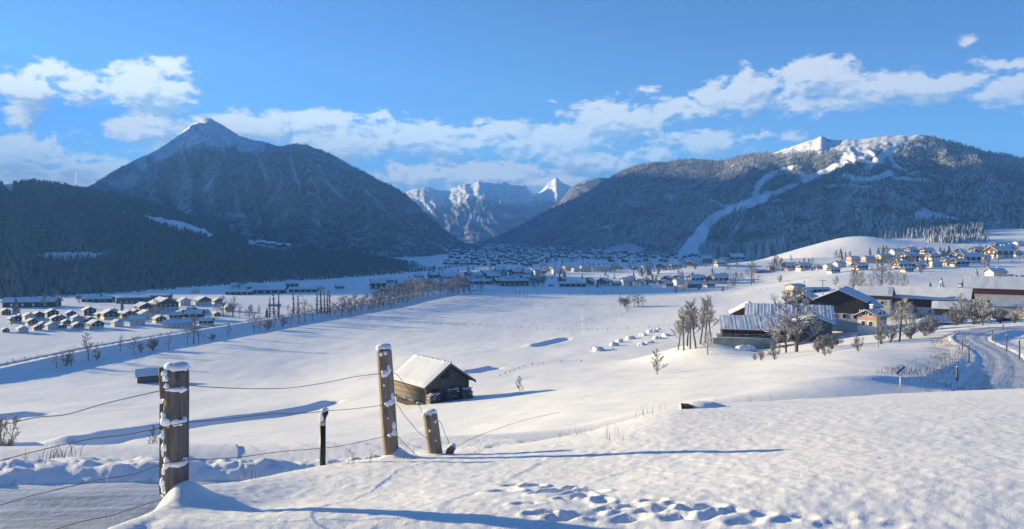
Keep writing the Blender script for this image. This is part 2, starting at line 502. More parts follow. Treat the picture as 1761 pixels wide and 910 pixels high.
def catmull(pts, n=12):
    pts = [np.array(p, float) for p in pts]
    pts = [2 * pts[0] - pts[1]] + pts + [2 * pts[-1] - pts[-2]]
    out = []
    for i in range(1, len(pts) - 2):
        p0, p1, p2, p3 = pts[i - 1:i + 3]
        for k in range(n):
            t = k / n
            out.append(0.5 * ((2 * p1) + (-p0 + p2) * t + (2 * p0 - 5 * p1 + 4 * p2 - p3) * t * t + (-p0 + 3 * p1 - 3 * p2 + p3) * t ** 3))
    out.append(pts[-2])
    return np.array(out)

def polydist(x, y, pl):
    """signed distance (positive on the left of travel) and chainage index to a polyline (n,2+)"""
    best = np.full(x.shape, 1e9); sgn = np.zeros(x.shape); ch = np.zeros(x.shape)
    for i in range(len(pl) - 1):
        ax, ay = pl[i, 0], pl[i, 1]; dx, dy = pl[i + 1, 0] - ax, pl[i + 1, 1] - ay
        L = dx * dx + dy * dy
        if L < 1e-12: continue
        tt = np.clip(((x - ax) * dx + (y - ay) * dy) / L, 0, 1)
        ex = x - ax - tt * dx; ey = y - ay - tt * dy
        d = np.hypot(ex, ey)
        c = d < best
        best = np.where(c, d, best); ch = np.where(c, i + tt, ch)
        sgn = np.where(c, np.sign(dx * ey - dy * ex), sgn)
    return best, sgn, ch

ROAD = catmull([(-60, 3.6, -3.2), (-25, 7.4, -3.5), (-8, 8.5, -3.6), (-1, 10.6, -4.0), (6, 17, -5.2), (15, 30, -7.5), (30, 48, -10.5), (42.4, 66, -13.0),
                (57.3, 88, -15.1), (67.2, 105, -16.3), (73.8, 120, -17.1), (79, 130, -17.6), (89, 143, -18.2), (105, 155, -18.9), (160, 172, -20), (260, 190, -22)], 10)
RHW = 2.25
FL = -46.0
def fpt(px, py):
    Y = -FL * F / (py - HY); return ((px - CX) / F * Y, Y)
DAM = catmull([(-190, 60), (-183, 150)] + [fpt(*q) for q in ((0, 649), (130, 621), (250, 596), (350, 578), (430, 564), (550, 544), (650, 526), (700, 515), (740, 509), (800, 503), (850, 500))], 5)
DITCH = [  # polyline in photo pixels + depth guess is found on the slope itself: (px, py, Y)
    [(150, 764, 62), (220, 745, 77), (300, 727, 92), (420, 707, 112), (520, 692, 130), (588, 682, 143)],
    [(48, 790, 42), (90, 779, 50), (128, 771, 55)],
    [(920, 593, 262), (945, 586, 280), (980, 577, 305)],
    [(805, 643, 170), (830, 639, 176), (862, 634, 184)],
    [(-30, 720, 118), (90, 702, 140)],
]
DITCHP = [np.array([[(a - CX) / F * Y, Y] for a, b, Y in d]) for d in DITCH]
BUMPS = [  # x, y, rx, ry, height, rotation
    ((1430 - CX) / F * 1050, 1050, 100, 110, 12, 0.0), ((1340 - CX) / F * 1020, 1010, 50, 70, 4, 0.0), ((1480 - CX) / F * 1000, 1000, 40, 50, 5, 0.3), ((1390 - CX) / F * 920, 920, 45, 35, 4, 0.2),
    ((1245 - CX) / F * 800, 800, 95, 60, 12.5, 0.25), ((1330 - CX) / F * 830, 830, 70, 60, 6, 0.2),
    ((1400 - CX) / F * 545, 545, 60, 40, 5.5, 0.0),
    ((1215 - CX) / F * 150, 150, 9, 14, 3.0, 0.0),          # bank in front of the concrete wall
    ((1160 - CX) / F * 165, 165, 10, 16, 1.6, 0.0),
    ((1760 - CX) / F * 1150, 1150, 140, 160, 12, 0.0),
]
# footprints in the near snow: photo pixels, size in metres, depth
FOOT = [(865, 847, .13, .09, .07, .3), (880, 836, .10, .06, .05, 0), (915, 838, .09, .11, .07, -.4), (928, 850, .08, .07, .05, 0), (958, 846, .10, .16, .08, -.5), (985, 842, .07, .08, .05, -.5),
        (1005, 854, .09, .10, .06, 0), (1020, 846, .10, .08, .06, .4), (975, 858, .08, .06, .04, .2), (905, 866, .10, .05, .04, .1), (930, 884, .11, .05, .05, .1), (965, 893, .10, .05, .04, .1),
        (1035, 862, .07, .09, .05, 0), (1050, 876, .12, .05, .05, .2), (1085, 872, .10, .05, .05, .2), (1005, 886, .12, .06, .06, .2), (1125, 862, .09, .06, .05, .3), (1140, 874, .07, .05, .04, 0),
        (1115, 880, .11, .04, .04, .1), (1165, 890, .12, .05, .05, .1), (1190, 876, .08, .07, .05, .4), (1220, 872, .09, .07, .06, .4), (1235, 885, .10, .05, .05, .2), (1205, 893, .10, .04, .04, .1),
        (1260, 880, .07, .06, .04, 0), (1160, 867, .06, .05, .04, 0), (1310, 885, .10, .05, .04, .2), (1350, 895, .09, .04, .04, .2), (1385, 888, .08, .05, .04, 0), (1450, 897, .10, .04, .03, .1),
        (1080, 893, .12, .05, .05, .1), (1280, 897, .11, .05, .05, .1), (1420, 905, .1, .05, .04, .2), (1540, 903, .1, .05, .04, .1), (1500, 893, .07, .04, .03, 0), (1590, 897, .07, .04, .03, 0)]

def px_of(x, y):
    return CX + F * np.clip(x / np.maximum(y, 1e-6), -1.6, 1.6)

def ground_base(x, y):
    r = np.hypot(x, y)
    az = np.arctan2(x, y)
    Y = r * np.cos(np.minimum(np.abs(az), 0.75))
    px = np.where(np.abs(az) < 1.2, CX + F * np.tan(np.clip(az, -1.2, 1.2)), np.sign(az) * 1e5)
    px = np.clip(px, TPX[0], TPX[-1])
    lY = np.log(np.maximum(Y, 0.7))
    T = bil(TZ, TPX, TLY, px, np.maximum(lY, TLY[0]))
    far = Y > 10
    for bx, by, rx, ry, h, ro in BUMPS:
        dx, dy = x - bx, y - by
        u = dx * math.cos(ro) + dy * math.sin(ro); w = -dx * math.sin(ro) + dy * math.cos(ro)
        T = T + h * np.exp(-(u / rx) ** 2 - (w / ry) ** 2)
    T = T + ss(Y, 30, 150) * (0.45 * fbm(x / 28, y / 40, 3, 5)) * (1 - 0.6 * ss(Y, 250, 420) * (px < 1000)) + ss(Y, 14, 40) * 0.10 * fbm(x / 5, y / 7, 3, 9)
    return T, px, Y, lY

DEB = None
def gz(x, y, detail=True):
    x = np.atleast_1d(np.asarray(x, float)); y = np.atleast_1d(np.asarray(y, float))
    T, px, Y, lY = ground_base(x, y)
    # river embankment and the river behind it
    sel = (Y > 40) & (Y < 760) & (x < 40)
    if sel.any():
        d, s, c = polydist(x[sel], y[sel], DAM)
        sd = d * s              # positive = on the far (left) side
        h = 3.0 * (1 - ss(np.abs(sd), 1.8, 8.0)) - 1.6 * ss(sd, 5, 8) * (1 - ss(sd, 17, 21))
        fade = 1 - ss(c, len(DAM) - 14, len(DAM) - 2)
        T[sel] += h * fade
    for k, dp in enumerate(DITCHP):
        w = 2.6 if k != 2 else 3.4
        ymin, ymax = dp[:, 1].min() - 12, dp[:, 1].max() + 12
        sel = (y > ymin) & (y < ymax) & (x > dp[:, 0].min() - 12) & (x < dp[:, 0].max() + 12)
        if sel.any():
            d, s, c = polydist(x[sel], y[sel], dp)
            sd = d * s
            prof = -1.1 * np.exp(-((sd) / (w * 0.45)) ** 2) + 0.7 * np.exp(-((sd - w * 0.9) / (w * 0.7)) ** 2)
            ends = ss(c, 0, 0.25) * (1 - ss(c, len(dp) - 1.25, len(dp) - 1))
            T[sel] += prof * ends
    # road bed and ploughed banks
    sel = (Y < 230) & (y > -5)
    rd = np.full(x.shape, 99.0)
    if sel.any():
        d, s, c = polydist(x[sel], y[sel], ROAD)
        i = np.clip(c.astype(int), 0, len(ROAD) - 2); f = c - i
        zr = ROAD[i, 2] * (1 - f) + ROAD[i + 1, 2] * f
        t0 = T[sel]
        lum = 0.55 + 0.9 * np.maximum(0, fbm(x[sel] * 1.1, y[sel] * 1.1, 4, 31)) + 0.45 * fbm(x[sel] * 3.1, y[sel] * 3.1, 4, 37)
        bank = 0.17 * np.exp(-((d - RHW - 0.75) / 0.55) ** 2) * lum + 0.14 * np.exp(-((d - RHW - 2.1) / 1.0) ** 2) * (0.4 + lum)
        hid = ss(Y[sel], 15, 19) * (1 - ss(Y[sel], 54, 60))       # the stretch behind the knoll: no ploughed banks
        bank = bank * (1 - hid)
        bw = 5.0 + 9.0 * hid
        T[sel] = np.where(d < RHW + 0.15, zr - 0.06, zr + (t0 - zr) * ss(d, RHW + 0.3, bw) + bank * ss(d, RHW + 0.05, RHW + 0.5))
        rd[sel] = d
    Mz = bil(MZ, TPX, MLY, px, np.minimum(lY, MLY[-1]))
    near = Y < 44
    Mz = Mz + ss(Y, 2, 6) * 0.018 * fbm(x / 1.8, y / 2.4, 2, 3) + 0.005 * fbm(x / 0.35, y / 0.5, 3, 4)
    z = np.where(near, np.maximum(T, Mz), T)
    if detail:
        s2 = (Y < 60) & (Y > 1)
        xs, ys = x[s2], y[s2]
        z[s2] += 0.0065 * fbm(xs / 0.075, ys / 0.10, 3, 77) + 0.003 * fbm(xs / 0.22, ys / 0.26, 2, 78)
        sn = (Y < 9) & (x > -3)
        if sn.any():
            xs, ys = x[sn], y[sn]; dz = np.zeros(xs.shape)
            wx = xs + 0.025 * fbm(xs * 9, ys * 9, 2, 51); wy = ys + 0.025 * fbm(xs * 9 + 40, ys * 9, 2, 52)
            for fx, fy, a, b, dep, ro in FOOTW:
                u = (wx - fx) * math.cos(ro) + (wy - fy) * math.sin(ro); w = -(wx - fx) * math.sin(ro) + (wy - fy) * math.cos(ro)
                q = np.sqrt((u / a) ** 2 + (w / b) ** 2)
                dz += -dep * (1 - ss(q, 0.45, 1.15)) + dep * 0.28 * np.exp(-((q - 1.35) / 0.3) ** 2)
            z[sn] += np.maximum(dz, -0.13)
        for bx, by, rr, hh in DRIFT:
            s3 = np.hypot(x - bx, y - by) < rr * 3
            if s3.any():
                q = np.hypot(x[s3] - bx, y[s3] - by) / rr
                z[s3] += hh * np.exp(-q ** 1.6 * 1.4)
    return z
FOOTW = []; DRIFT = []

def hit(px, py, y0=12.0, y1=6000.0):
    """first depth beyond y0 where the ground shows at the photo pixel px, py"""
    Ys = np.exp(np.linspace(math.log(y0), math.log(y1), 900))
    xs = (px - CX) / F * Ys
    pr = HY - gz(xs, Ys, False) / Ys * F
    m = pr <= py
    i = int(np.argmax(m)) if m.any() else len(Ys) - 1
    return float(xs[i]), float(Ys[i])
def gz1(x, y): return float(gz(np.array([x]), np.array([y]), False)[0])
def gzd(x, y): return float(gz(np.array([x]), np.array([y]), True)[0])

for fx, fy, a, b, dep, ro in FOOT:
    X, Y = hit(fx, fy, 3.0, 12)
    FOOTW.append((X, Y, a * 0.88, b * 1.1, dep * 0.85 * (0.85 if fx < 1010 else 0.6 - 0.35 * min(1, max(0, (fx - 1150) / 300))), ro))
P1 = hit(303, 852, 3.0, 12); P2 = hit(672, 788, 3.0, 12); P3 = hit(748, 783, 3.0, 12)
DRIFT += [(P1[0] + .10, P1[1] - .02, .24, .12), (P2[0] + .07, P2[1] + .02, .16, .14), (P3[0], P3[1], .14, .05)]

# ------------------------------------------------------------------ the ground sheet
az_in = np.arange(-36.5, 36.51, 0.125)
azs = np.concatenate([np.linspace(-120, -37.5, 60), az_in, np.linspace(37.5, 120, 40)])
rs = np.concatenate([np.exp(np.arange(math.log(0.9), math.log(22), 0.0072)), np.exp(np.arange(math.log(22), math.log(900), 0.0095)), np.exp(np.linspace(math.log(905), math.log(26000), 110))])
A, RR = np.meshgrid(R(1) * azs, rs, indexing='ij')
gx = (RR * np.sin(A)).ravel(); gy = (RR * np.cos(A)).ravel()
zz = gz(gx, gy)
pxg = px_of(gx, np.maximum(gy, 1e-3)); 
stub = ss(gy, 22, 45) * (1 - ss(gy, 190, 300)) * np.clip(0.25 + 1.9 * fbm(gx / 16, gy / 9, 3, 41), 0, 1)
dd, sg, ch = polydist(gx, gy, DAM)
sdm = dd * sg
brush = ss(sdm, 2.5, 4) * (1 - ss(sdm, 16, 22)) * (gy < 640) * (gx < 0)
me = grid_mesh('ground', np.stack([gx, gy, zz], 1), len(azs), len(rs), M['ground'], {'stubble': stub, 'brush': brush})
ground = link('ground', me)
tag(ground, 'snow covered meadows and slopes running down to the valley floor', None, None, 'structure')

# ------------------------------------------------------------------ mountains
def interp_row(rows, px):
    rows = sorted(rows)
    k = [r[0] for r in rows]
    return [pchip(k, [r[i] for r in rows], px) for i in range(1, len(rows[0]))]

def inpoly(x, y, poly):
    c = np.zeros(x.shape, bool); n = len(poly)
    for i in range(n):
        x1, y1 = poly[i]; x2, y2 = poly[(i + 1) % n]
        cond = ((y1 > y) != (y2 > y)) & (x < (x2 - x1) * (y - y1) / (y2 - y1 + 1e-9) + x1)
        c ^= cond
    return c

class Mountain:
    def __init__(s, name, label, ridge, foot, mat, cols, rows, p=1.0, rav=0.12, rs=55, seed=1, back=0.5, covers=(), treeline=None, rough=4, wig=0.0, bulge=(), rockf=1.0, tln=9):
        px = np.linspace(ridge[0][0], ridge[-1][0], cols)
        ry, rY = interp_row(ridge, px)
        ry = ry + wig * fbm(px / 14, px * 0, 4, seed + 70)
        fY, fz = interp_row(foot, px)
        v = np.concatenate([np.linspace(0, 1, rows), 1 + np.linspace(0.03, 1, 14) ** 1.3 * back])
        PX, V = np.meshgrid(px, v, indexing='ij')
        zr = (HY - ry) / F * rY
        col = lambda a: a[:, None] * np.ones_like(V)
        v1 = np.minimum(V, 1.0)
        Y = col(fY) + (col(rY) - col(fY)) * V
        Z = col(fz) + (col(zr) - col(fz)) * v1 ** p
        H = col(zr - fz)
        warp = 18 * fbm(PX / 60, V * 3, 2, seed + 9)
        n = fbm((PX + warp) / rs, V * 1.6, 5, seed, 0.55)
        rid = (1 - 2 * np.abs(fbm((PX + warp + 30 * V) / (rs * 0.8), V * 1.3, 4, seed + 3))) - 0.5
        env = np.minimum(1, 4.2 * v1 * (1 - v1)) * (1 - v1 ** 3.2)
        Z = Z + env * rav * H * (n * 0.8 + rid * 0.7)
        for (bpx, bv, sp, svv, amp) in bulge:
            Z = Z + amp * np.exp(-((PX - bpx) / sp) ** 2 - ((V - bv) / svv) ** 2)
        b = np.maximum(V - 1, 0) / back
        Z = Z - (col(zr) + 60) * ss(b, 0, 1)
        Z = Z + rough * fbm(PX / 7, V * 22, 3, seed + 20) * np.minimum(1, 3 * v1 * np.maximum(0.12, 1 - v1))
        X = (PX - CX) / F * Y
        s.X, s.Y, s.Z, s.PX, s.V = X, Y, Z, PX, V
        s.PY = HY - Z / Y * F
        cov = np.zeros_like(Z); rock = np.zeros_like(Z)
        if treeline:
            tl = np.interp(px, [a for a, _ in treeline], [b for _, b in treeline])[:, None]
            q = ss(tl - s.PY + tln * fbm(PX / 16, s.PY / 16, 4, seed + 40), -4, 7)
            cov = np.maximum(cov, q); rock = np.maximum(rock, q * rockf)
        for c in covers:
            if c[0] == 'poly':
                jx = PX + 3 * fbm(PX / 9, s.PY / 9, 3, seed + 50); jy = s.PY + 3 * fbm(PX / 9 + 50, s.PY / 9, 3, seed + 51)
                cov = np.maximum(cov, inpoly(jx, jy, c[1]) * c[2])
            else:
                pl = np.array(c[1], float)
                jx = PX + 2.5 * fbm(PX / 8, s.PY / 8, 3, seed + 50); jy = s.PY + 2.5 * fbm(PX / 8 + 50, s.PY / 8, 3, seed + 51)
                d, _, ch = polydist(jx.ravel(), jy.ravel(), pl[:, :2])
                i = np.clip(ch.astype(int), 0, len(pl) - 2)
                w = pl[i, 2] + (pl[i + 1, 2] - pl[i, 2]) * (ch - i)
                cov = np.maximum(cov, (1 - ss(d / np.maximum(w, 0.1), 0.9, 1.1)).reshape(cov.shape) * c[2])
        s.cov, s.rock = cov, rock
        me = grid_mesh(name, np.stack([X, Y, Z], -1).reshape(-1, 3), cols, len(v), mat, {'cover': cov, 'rock': rock})
        s.o = link(name, me)
        tag(s.o, label, None, None, 'structure')

    def scatter(s, dens, size, pxr=(-60, 1830), vmax=1.0, keep=None, cmax=0.35):
        """random points on the wooded part: positions and scales"""
        X, Y, Z = s.X, s.Y, s.Z
        ax = np.gradient(X, axis=0); ay = np.gradient(Y, axis=0); bx = np.gradient(X, axis=1); by = np.gradient(Y, axis=1)
        area = np.abs(ax * by - ay * bx)
        ok = (s.V <= vmax) & (s.PX > pxr[0]) & (s.PX < pxr[1]) & (s.cov < cmax) 
        ok[-1, :] = False; ok[:, -1] = False
        if keep is not None: ok &= keep(s.PX, s.PY, s.V)
        w = (area * ok).ravel() * dens
        cnt = rng.poisson(w)
        idx = np.repeat(np.arange(w.size), cnt)
        i = idx // X.shape[1]; j = idx % X.shape[1]
        u = rng.random(len(i)); v = rng.random(len(i))
        def bl(a):
            i1 = np.minimum(i + 1, a.shape[0] - 1); j1 = np.minimum(j + 1, a.shape[1] - 1)
            return (a[i, j] * (1 - u) + a[i1, j] * u) * (1 - v) + (a[i, j1] * (1 - u) + a[i1, j1] * u) * v
        p = np.stack([bl(X), bl(Y), bl(Z)], 1)
        sc = size * rng.uniform(0.6, 1.25, len(i))
        return p, sc

M['wood_left'] = mountain_material('forest_floor_left', (0.030, 0.040, 0.036), 0.10, 0.03)
M['wood_mount'] = mountain_material('forested_mountain', (0.030, 0.040, 0.045), 0.65, 0.012)
M['wood_right'] = mountain_material('frosted_forest_floor', (0.040, 0.050, 0.055), 0.60, 0.02)
M['alpine'] = mountain_material('snowy_peaks', (0.040, 0.05, 0.06), 0.7, 0.006)

hill_left = Mountain('hill', 'dark forested hill on the left with snowy clearings',
    [(-700, 560, 1000), (-610, 420, 1080), (-550, 300, 1150), (-495, 195, 1220), (-420, 185, 1260), (-300, 222, 1320), (-150, 250, 1370), (-60, 290, 1385), (0, 317, 1400), (60, 313, 1420), (130, 324, 1450), (200, 336, 1480), (300, 364, 1500), (400, 402, 1500), (480, 426, 1450), (560, 433, 1400), (650, 445, 1350), (745, 463, 1300), (800, 480, 1250)],  # out-of-frame ridge heights on the left are invented to cast the valley shadow
    [(-700, 760, -50), (-420, 640, -52), (0, 545, -50), (200, 600, -50), (400, 705, -50), (600, 820, -50), (745, 1000, -50), (800, 1150, -50)],
    M['wood_left'], 420, 110, 0.9, 0.10, 90, 3, 0.5, rough=3, wig=1.5,
    covers=[('poly', [(238, 371), (275, 374), (330, 386), (368, 402), (364, 412), (340, 404), (290, 392), (262, 384)], 1.0),
            ('poly', [(40, 440), (95, 434), (170, 434), (205, 440), (150, 446), (110, 450)], 0.75),
            ('poly', [(0, 305), (20, 313), (22, 332), (8, 330)], 0.9), ('poly', [(158, 336), (186, 346), (184, 350), (160, 341)], 0.6), ('poly', [(205, 358), (218, 366), (214, 370), (204, 362)], 0.6),
            ('poly', [(424, 411), (500, 420), (505, 432), (462, 432), (428, 424)], 0.95),
            ('poly', [(388, 428), (520, 438), (518, 480), (500, 482), (490, 450), (440, 446), (400, 440)], 0.33)])
mount_left = Mountain('mountain', 'pointed snow capped mountain above the left side of the valley',
    [(-150, 420, 4200), (40, 372, 4300), (110, 342, 4400), (155, 320, 4500), (215, 284, 4700), (260, 263, 4800), (300, 238, 4900), (335, 211, 5000), (355, 203, 5000), (375, 210, 5000), (420, 236, 4900), (455, 244, 4800), (482, 251, 4500), (510, 248, 4300), (545, 256, 4200), (600, 283, 3900), (650, 309, 3600), (700, 336, 3300), (740, 374, 3000), (790, 414, 2750), (850, 432, 2600)],
    [(-150, 2000, -60), (300, 1700, -55), (600, 1480, -55), (740, 1620, -55), (800, 2000, -58), (850, 2450, -60)],
    M['wood_mount'], 380, 150, 0.95, 0.17, 48, 21, 0.4, treeline=[(-150, 250), (215, 285), (260, 278), (330, 262), (400, 256), (455, 252), (480, 246), (510, 225), (600, 200), (900, 200)], rough=9, wig=2.0, tln=30,
    covers=[('poly', [(180, 312), (240, 296), (262, 304), (225, 326), (200, 330)], 0.35), ('poly', [(300, 320), (360, 318), (372, 328), (330, 330)], 0.3),
            ('line', [(500, 272, 3), (508, 300, 3), (516, 326, 1)], 0.6), ('line', [(440, 262, 2), (452, 290, 3), (462, 315, 1)], 0.5), ('line', [(548, 285, 2), (562, 312, 2), (580, 335, 3), (604, 350, 1)], 0.5), ('line', [(380, 268, 2), (372, 300, 2), (350, 330, 2)], 0.5), ('line', [(620, 318, 2), (650, 350, 2), (668, 372, 1)], 0.4), ('line', [(300, 300, 2), (330, 312, 2), (360, 306, 1)], 0.5), ('line', [(530, 300, 2), (585, 330, 5), (600, 345, 2)], 0.2), ('line', [(470, 270, 2), (485, 300, 2)], 0.3), ('poly', [(385, 365), (425, 368), (420, 373), (390, 372)], 0.5)])
range_far = Mountain('mountain', 'distant snowy peaks at the head of the valley',
    [(560, 360, 8600), (640, 345, 8600), (690, 331, 8400), (715, 325, 8300), (738, 321, 8300), (760, 326, 8300), (790, 318, 8300), (812, 314, 8300), (825, 309, 8300), (840, 317, 8300), (868, 313, 8500), (885, 320, 8600), (900, 318, 8600), (918, 331, 8700), (930, 327, 9000), (945, 312, 9000), (957, 303, 9000), (966, 312, 9000), (978, 318, 9000), (1000, 332, 9000), (1060, 345, 9000), (1150, 360, 9000)],
    [(560, 5600, -60), (830, 5200, -60), (1150, 5600, -60)],
    M['alpine'], 300, 110, 1.0, 0.11, 34, 5, 0.4, treeline=[(560, 350), (740, 362), (800, 350), (830, 342), (870, 352), (940, 350), (1000, 348), (1150, 350)], rough=18, wig=4.5, rockf=1.0,
    covers=[('line', [(800, 372, 3), (830, 378, 4), (855, 385, 2)], 0.6), ('line', [(868, 370, 3), (878, 376, 3)], 0.6)])
spur_far = Mountain('hill', 'wooded shoulder with sunlit left flank beside the far peaks',
    [(900, 400, 4600), (930, 372, 4700), (960, 347, 4900), (985, 322, 5000), (1005, 312, 5000), (1040, 306, 5000), (1075, 312, 5000), (1150, 330, 5000), (1260, 360, 5000)],
    [(900, 3600, -60), (1260, 3600, -60)],
    M['wood_right'], 120, 60, 1.0, 0.12, 50, 8, 0.4, rough=8, wig=2.0)
mount_right = Mountain('mountain', 'broad ski mountain on the right with pistes through the forest',
    [(800, 424, 3650), (850, 410, 3600), (900, 386, 3550), (960, 353, 3450), (1000, 336, 3350), (1050, 305, 3200), (1090, 286, 3050), (1140, 278, 2950), (1200, 274, 2850), (1240, 276, 2750), (1280, 267, 2700), (1330, 262, 2600), (1360, 253, 2550), (1390, 243, 2500), (1402, 239, 2490), (1412, 235, 2480), (1428, 241, 2450), (1470, 240, 2400), (1530, 234, 2350), (1580, 232, 2300), (1620, 240, 2250), (1660, 251, 2200), (1700, 261, 2150), (1761, 273, 2100), (1900, 292, 2000), (2300, 330, 1900)],
    [(800, 2900, -60), (900, 2600, -60), (1000, 2250, -55), (1100, 1800, -52), (1200, 1600, -52), (1320, 1350, -45), (1420, 1280, -30), (1550, 1150, -22), (1761, 1150, -8), (2300, 1150, 0)],
    M['wood_right'], 520, 170, 1.0, 0.12, 75, 13, 0.5, treeline=[(800, 200), (1325, 262), (1350, 266), (1400, 262), (1450, 266), (1500, 258), (1560, 250), (1600, 236), (1640, 200), (2300, 200)], rough=5, wig=1.5, rockf=0.85, tln=16,
    bulge=[(1290, 0.5, 40, 0.3, 40), (1165, 0.45, 45, 0.3, -38), (1480, .35, 50, .2, 26), (1600, .4, 45, .25, -24), (1690, .4, 40, .3, 22)],
    covers=[('line', [(1180, 440, 16.0), (1200, 412, 13.0), (1215, 388, 9.0), (1228, 374, 8.0), (1262, 358, 5.5), (1290, 349, 7.9), (1312, 341, 8.1), (1322, 334, 6.3)], 0.95),
            ('line', [(1298, 334, 5.4), (1305, 318, 5.4), (1318, 306, 6.3), (1334, 297, 2.7)], 0.9), ('line', [(1318, 338, 3.6), (1350, 325, 4.5), (1370, 318, 2.7)], 0.8),
            ('line', [(1376, 294, 2.7), (1384, 308, 6.3), (1410, 300, 5.4), (1440, 285, 5.4), (1470, 270, 6.3), (1500, 262, 7.2)], 0.9), ('line', [(1440, 285, 4.5), (1468, 262, 8.1)], 0.9),
            ('line', [(1452, 302, 3.6), (1480, 309, 4.5), (1510, 306, 4.5), (1530, 297, 4.5), (1538, 303, 2.7)], 0.9), ('line', [(1540, 306, 2.7), (1575, 309, 3.6), (1600, 311, 2.7)], 0.9),
            ('line', [(1490, 290, 4.5), (1506, 278, 5.4), (1520, 266, 6.3), (1532, 262, 3.6)], 0.9), ('line', [(1530, 265, 3.6), (1536, 282, 4.5), (1550, 290, 3.6), (1560, 294, 1.8)], 0.85),
            ('line', [(1402, 302, 2), (1425, 294, 3), (1450, 279, 3)], 0.9), ('line', [(1330, 297, 2), (1352, 289, 3), (1376, 284, 2)], 0.8), ('line', [(1560, 300, 2), (1580, 296, 2)], 0.8), ('line', [(1455, 268, 3), (1490, 278, 4), (1520, 280, 3)], 0.9),
            ('line', [(1258, 357, 3), (1240, 352, 2), (1222, 344, 2)], 0.8), ('line', [(1420, 320, 2), (1450, 318, 2), (1500, 322, 2)], 0.6), ('line', [(1600, 300, 2), (1650, 312, 1)], 0.5),
            ('poly', [(1560, 374), (1590, 358), (1620, 366), (1648, 376), (1600, 379)], 0.95), ('poly', [(1640, 398), (1720, 402), (1761, 396), (1761, 412), (1690, 410)], 0.8),
            ('poly', [(1150, 330), (1162, 342), (1158, 350), (1140, 336)], 0.35), ('poly', [(1215, 425), (1260, 428), (1262, 446), (1180, 447)], 0.9), ('line', [(1030, 395, 2.0), (1050, 388, 2.0)], 0.5),
            ('poly', [(1048, 425), (1080, 418), (1110, 428), (1090, 440), (1010, 440)], 0.5)])
blocker = Mountain('mountain', 'high mountain left of the view that shades the far valley',  # made up, out of frame: shaped to shade far valley and ski mountain
    [(-1190, 400, 3150), (-1090, 250, 3250), (-1015, 72, 3400), (-860, 68, 3600), (-720, 45, 3850), (-600, 25, 4150), (-420, 90, 4600), (-260, 118, 5000), (-120, 172, 6100), (-62, 345, 6200)],
    [(-1190, 2700, -55), (-600, 2900, -55), (-60, 3300, -55)],
    M['wood_mount'], 90, 50, 1.0, 0.10, 90, 2, 0.4, rough=9)
# ------------------------------------------------------------------ forests (far woods nobody could count)
M['conifer'] = snowy('dark_conifer', (0.060, 0.064, 0.060), 0.48, 0.55, 0.5, 0.3, patch=.25)
M['conifer_frost'] = snowy('frosted_conifer', (0.070, 0.072, 0.070), 0.12, 0.6, 0.5, 0.3, patch=.3, snow=(0.72, 0.74, 0.78))
M['conifer_mid'] = snowy('snow_dusted_conifer', (0.065, 0.068, 0.066), 0.36, 0.6, 0.5, 0.3, patch=.22, snow=(0.66, 0.70, 0.76))
M['barewood'] = snowy('bare_frosted_twigs', (0.10, 0.075, 0.055), 0.72, 0.3, 2.0, 0.25)

def conifer_mb(tiers=4, n=7, seed=0, slim=0.2):
    rnd = random.Random(seed)
    m = MB()
    for k in range(tiers):
        z0 = 0.08 + 0.86 * k / tiers
        z1 = min(1.0, z0 + 1.55 / tiers + 0.05)
        r = slim * (1 - k / (tiers + 0.35)) ** 0.85
        vs = [(0, 0, z1)]
        for i in range(n * 2):
            a = math.pi * i / n + rnd.uniform(-.12, .12)
            rr = r * (rnd.uniform(0.85, 1.25) if i % 2 == 0 else rnd.uniform(0.45, 0.7))
            vs.append((rr * math.cos(a), rr * math.sin(a), z0 + rnd.uniform(-.03, .03) - (0.03 if i % 2 == 0 else -0.02)))
        m.add(vs, [(0, 1 + i, 1 + (i + 1) % (2 * n)) for i in range(2 * n)])
    m.tube([(0, 0, -0.05), (0, 0, 0.2)], [0.02, 0.015], 4, False)
    return m
PROTO = {}
def proto(name, mb, mat):
    me = mb.mesh(name, mat)
    o = bpy.data.objects.new(name, me)     # kept out of the scene: only used as an instance source
    PROTO[name] = o
    return o
for key, mt in (('dark', 'conifer'), ('mid', 'conifer_mid'), ('frost', 'conifer_frost')):
    for k in range(3):
        proto('%s_tree_%d' % (key, k), conifer_mb(4, 5, 10 + k, 0.17 + 0.03 * k), M[mt])

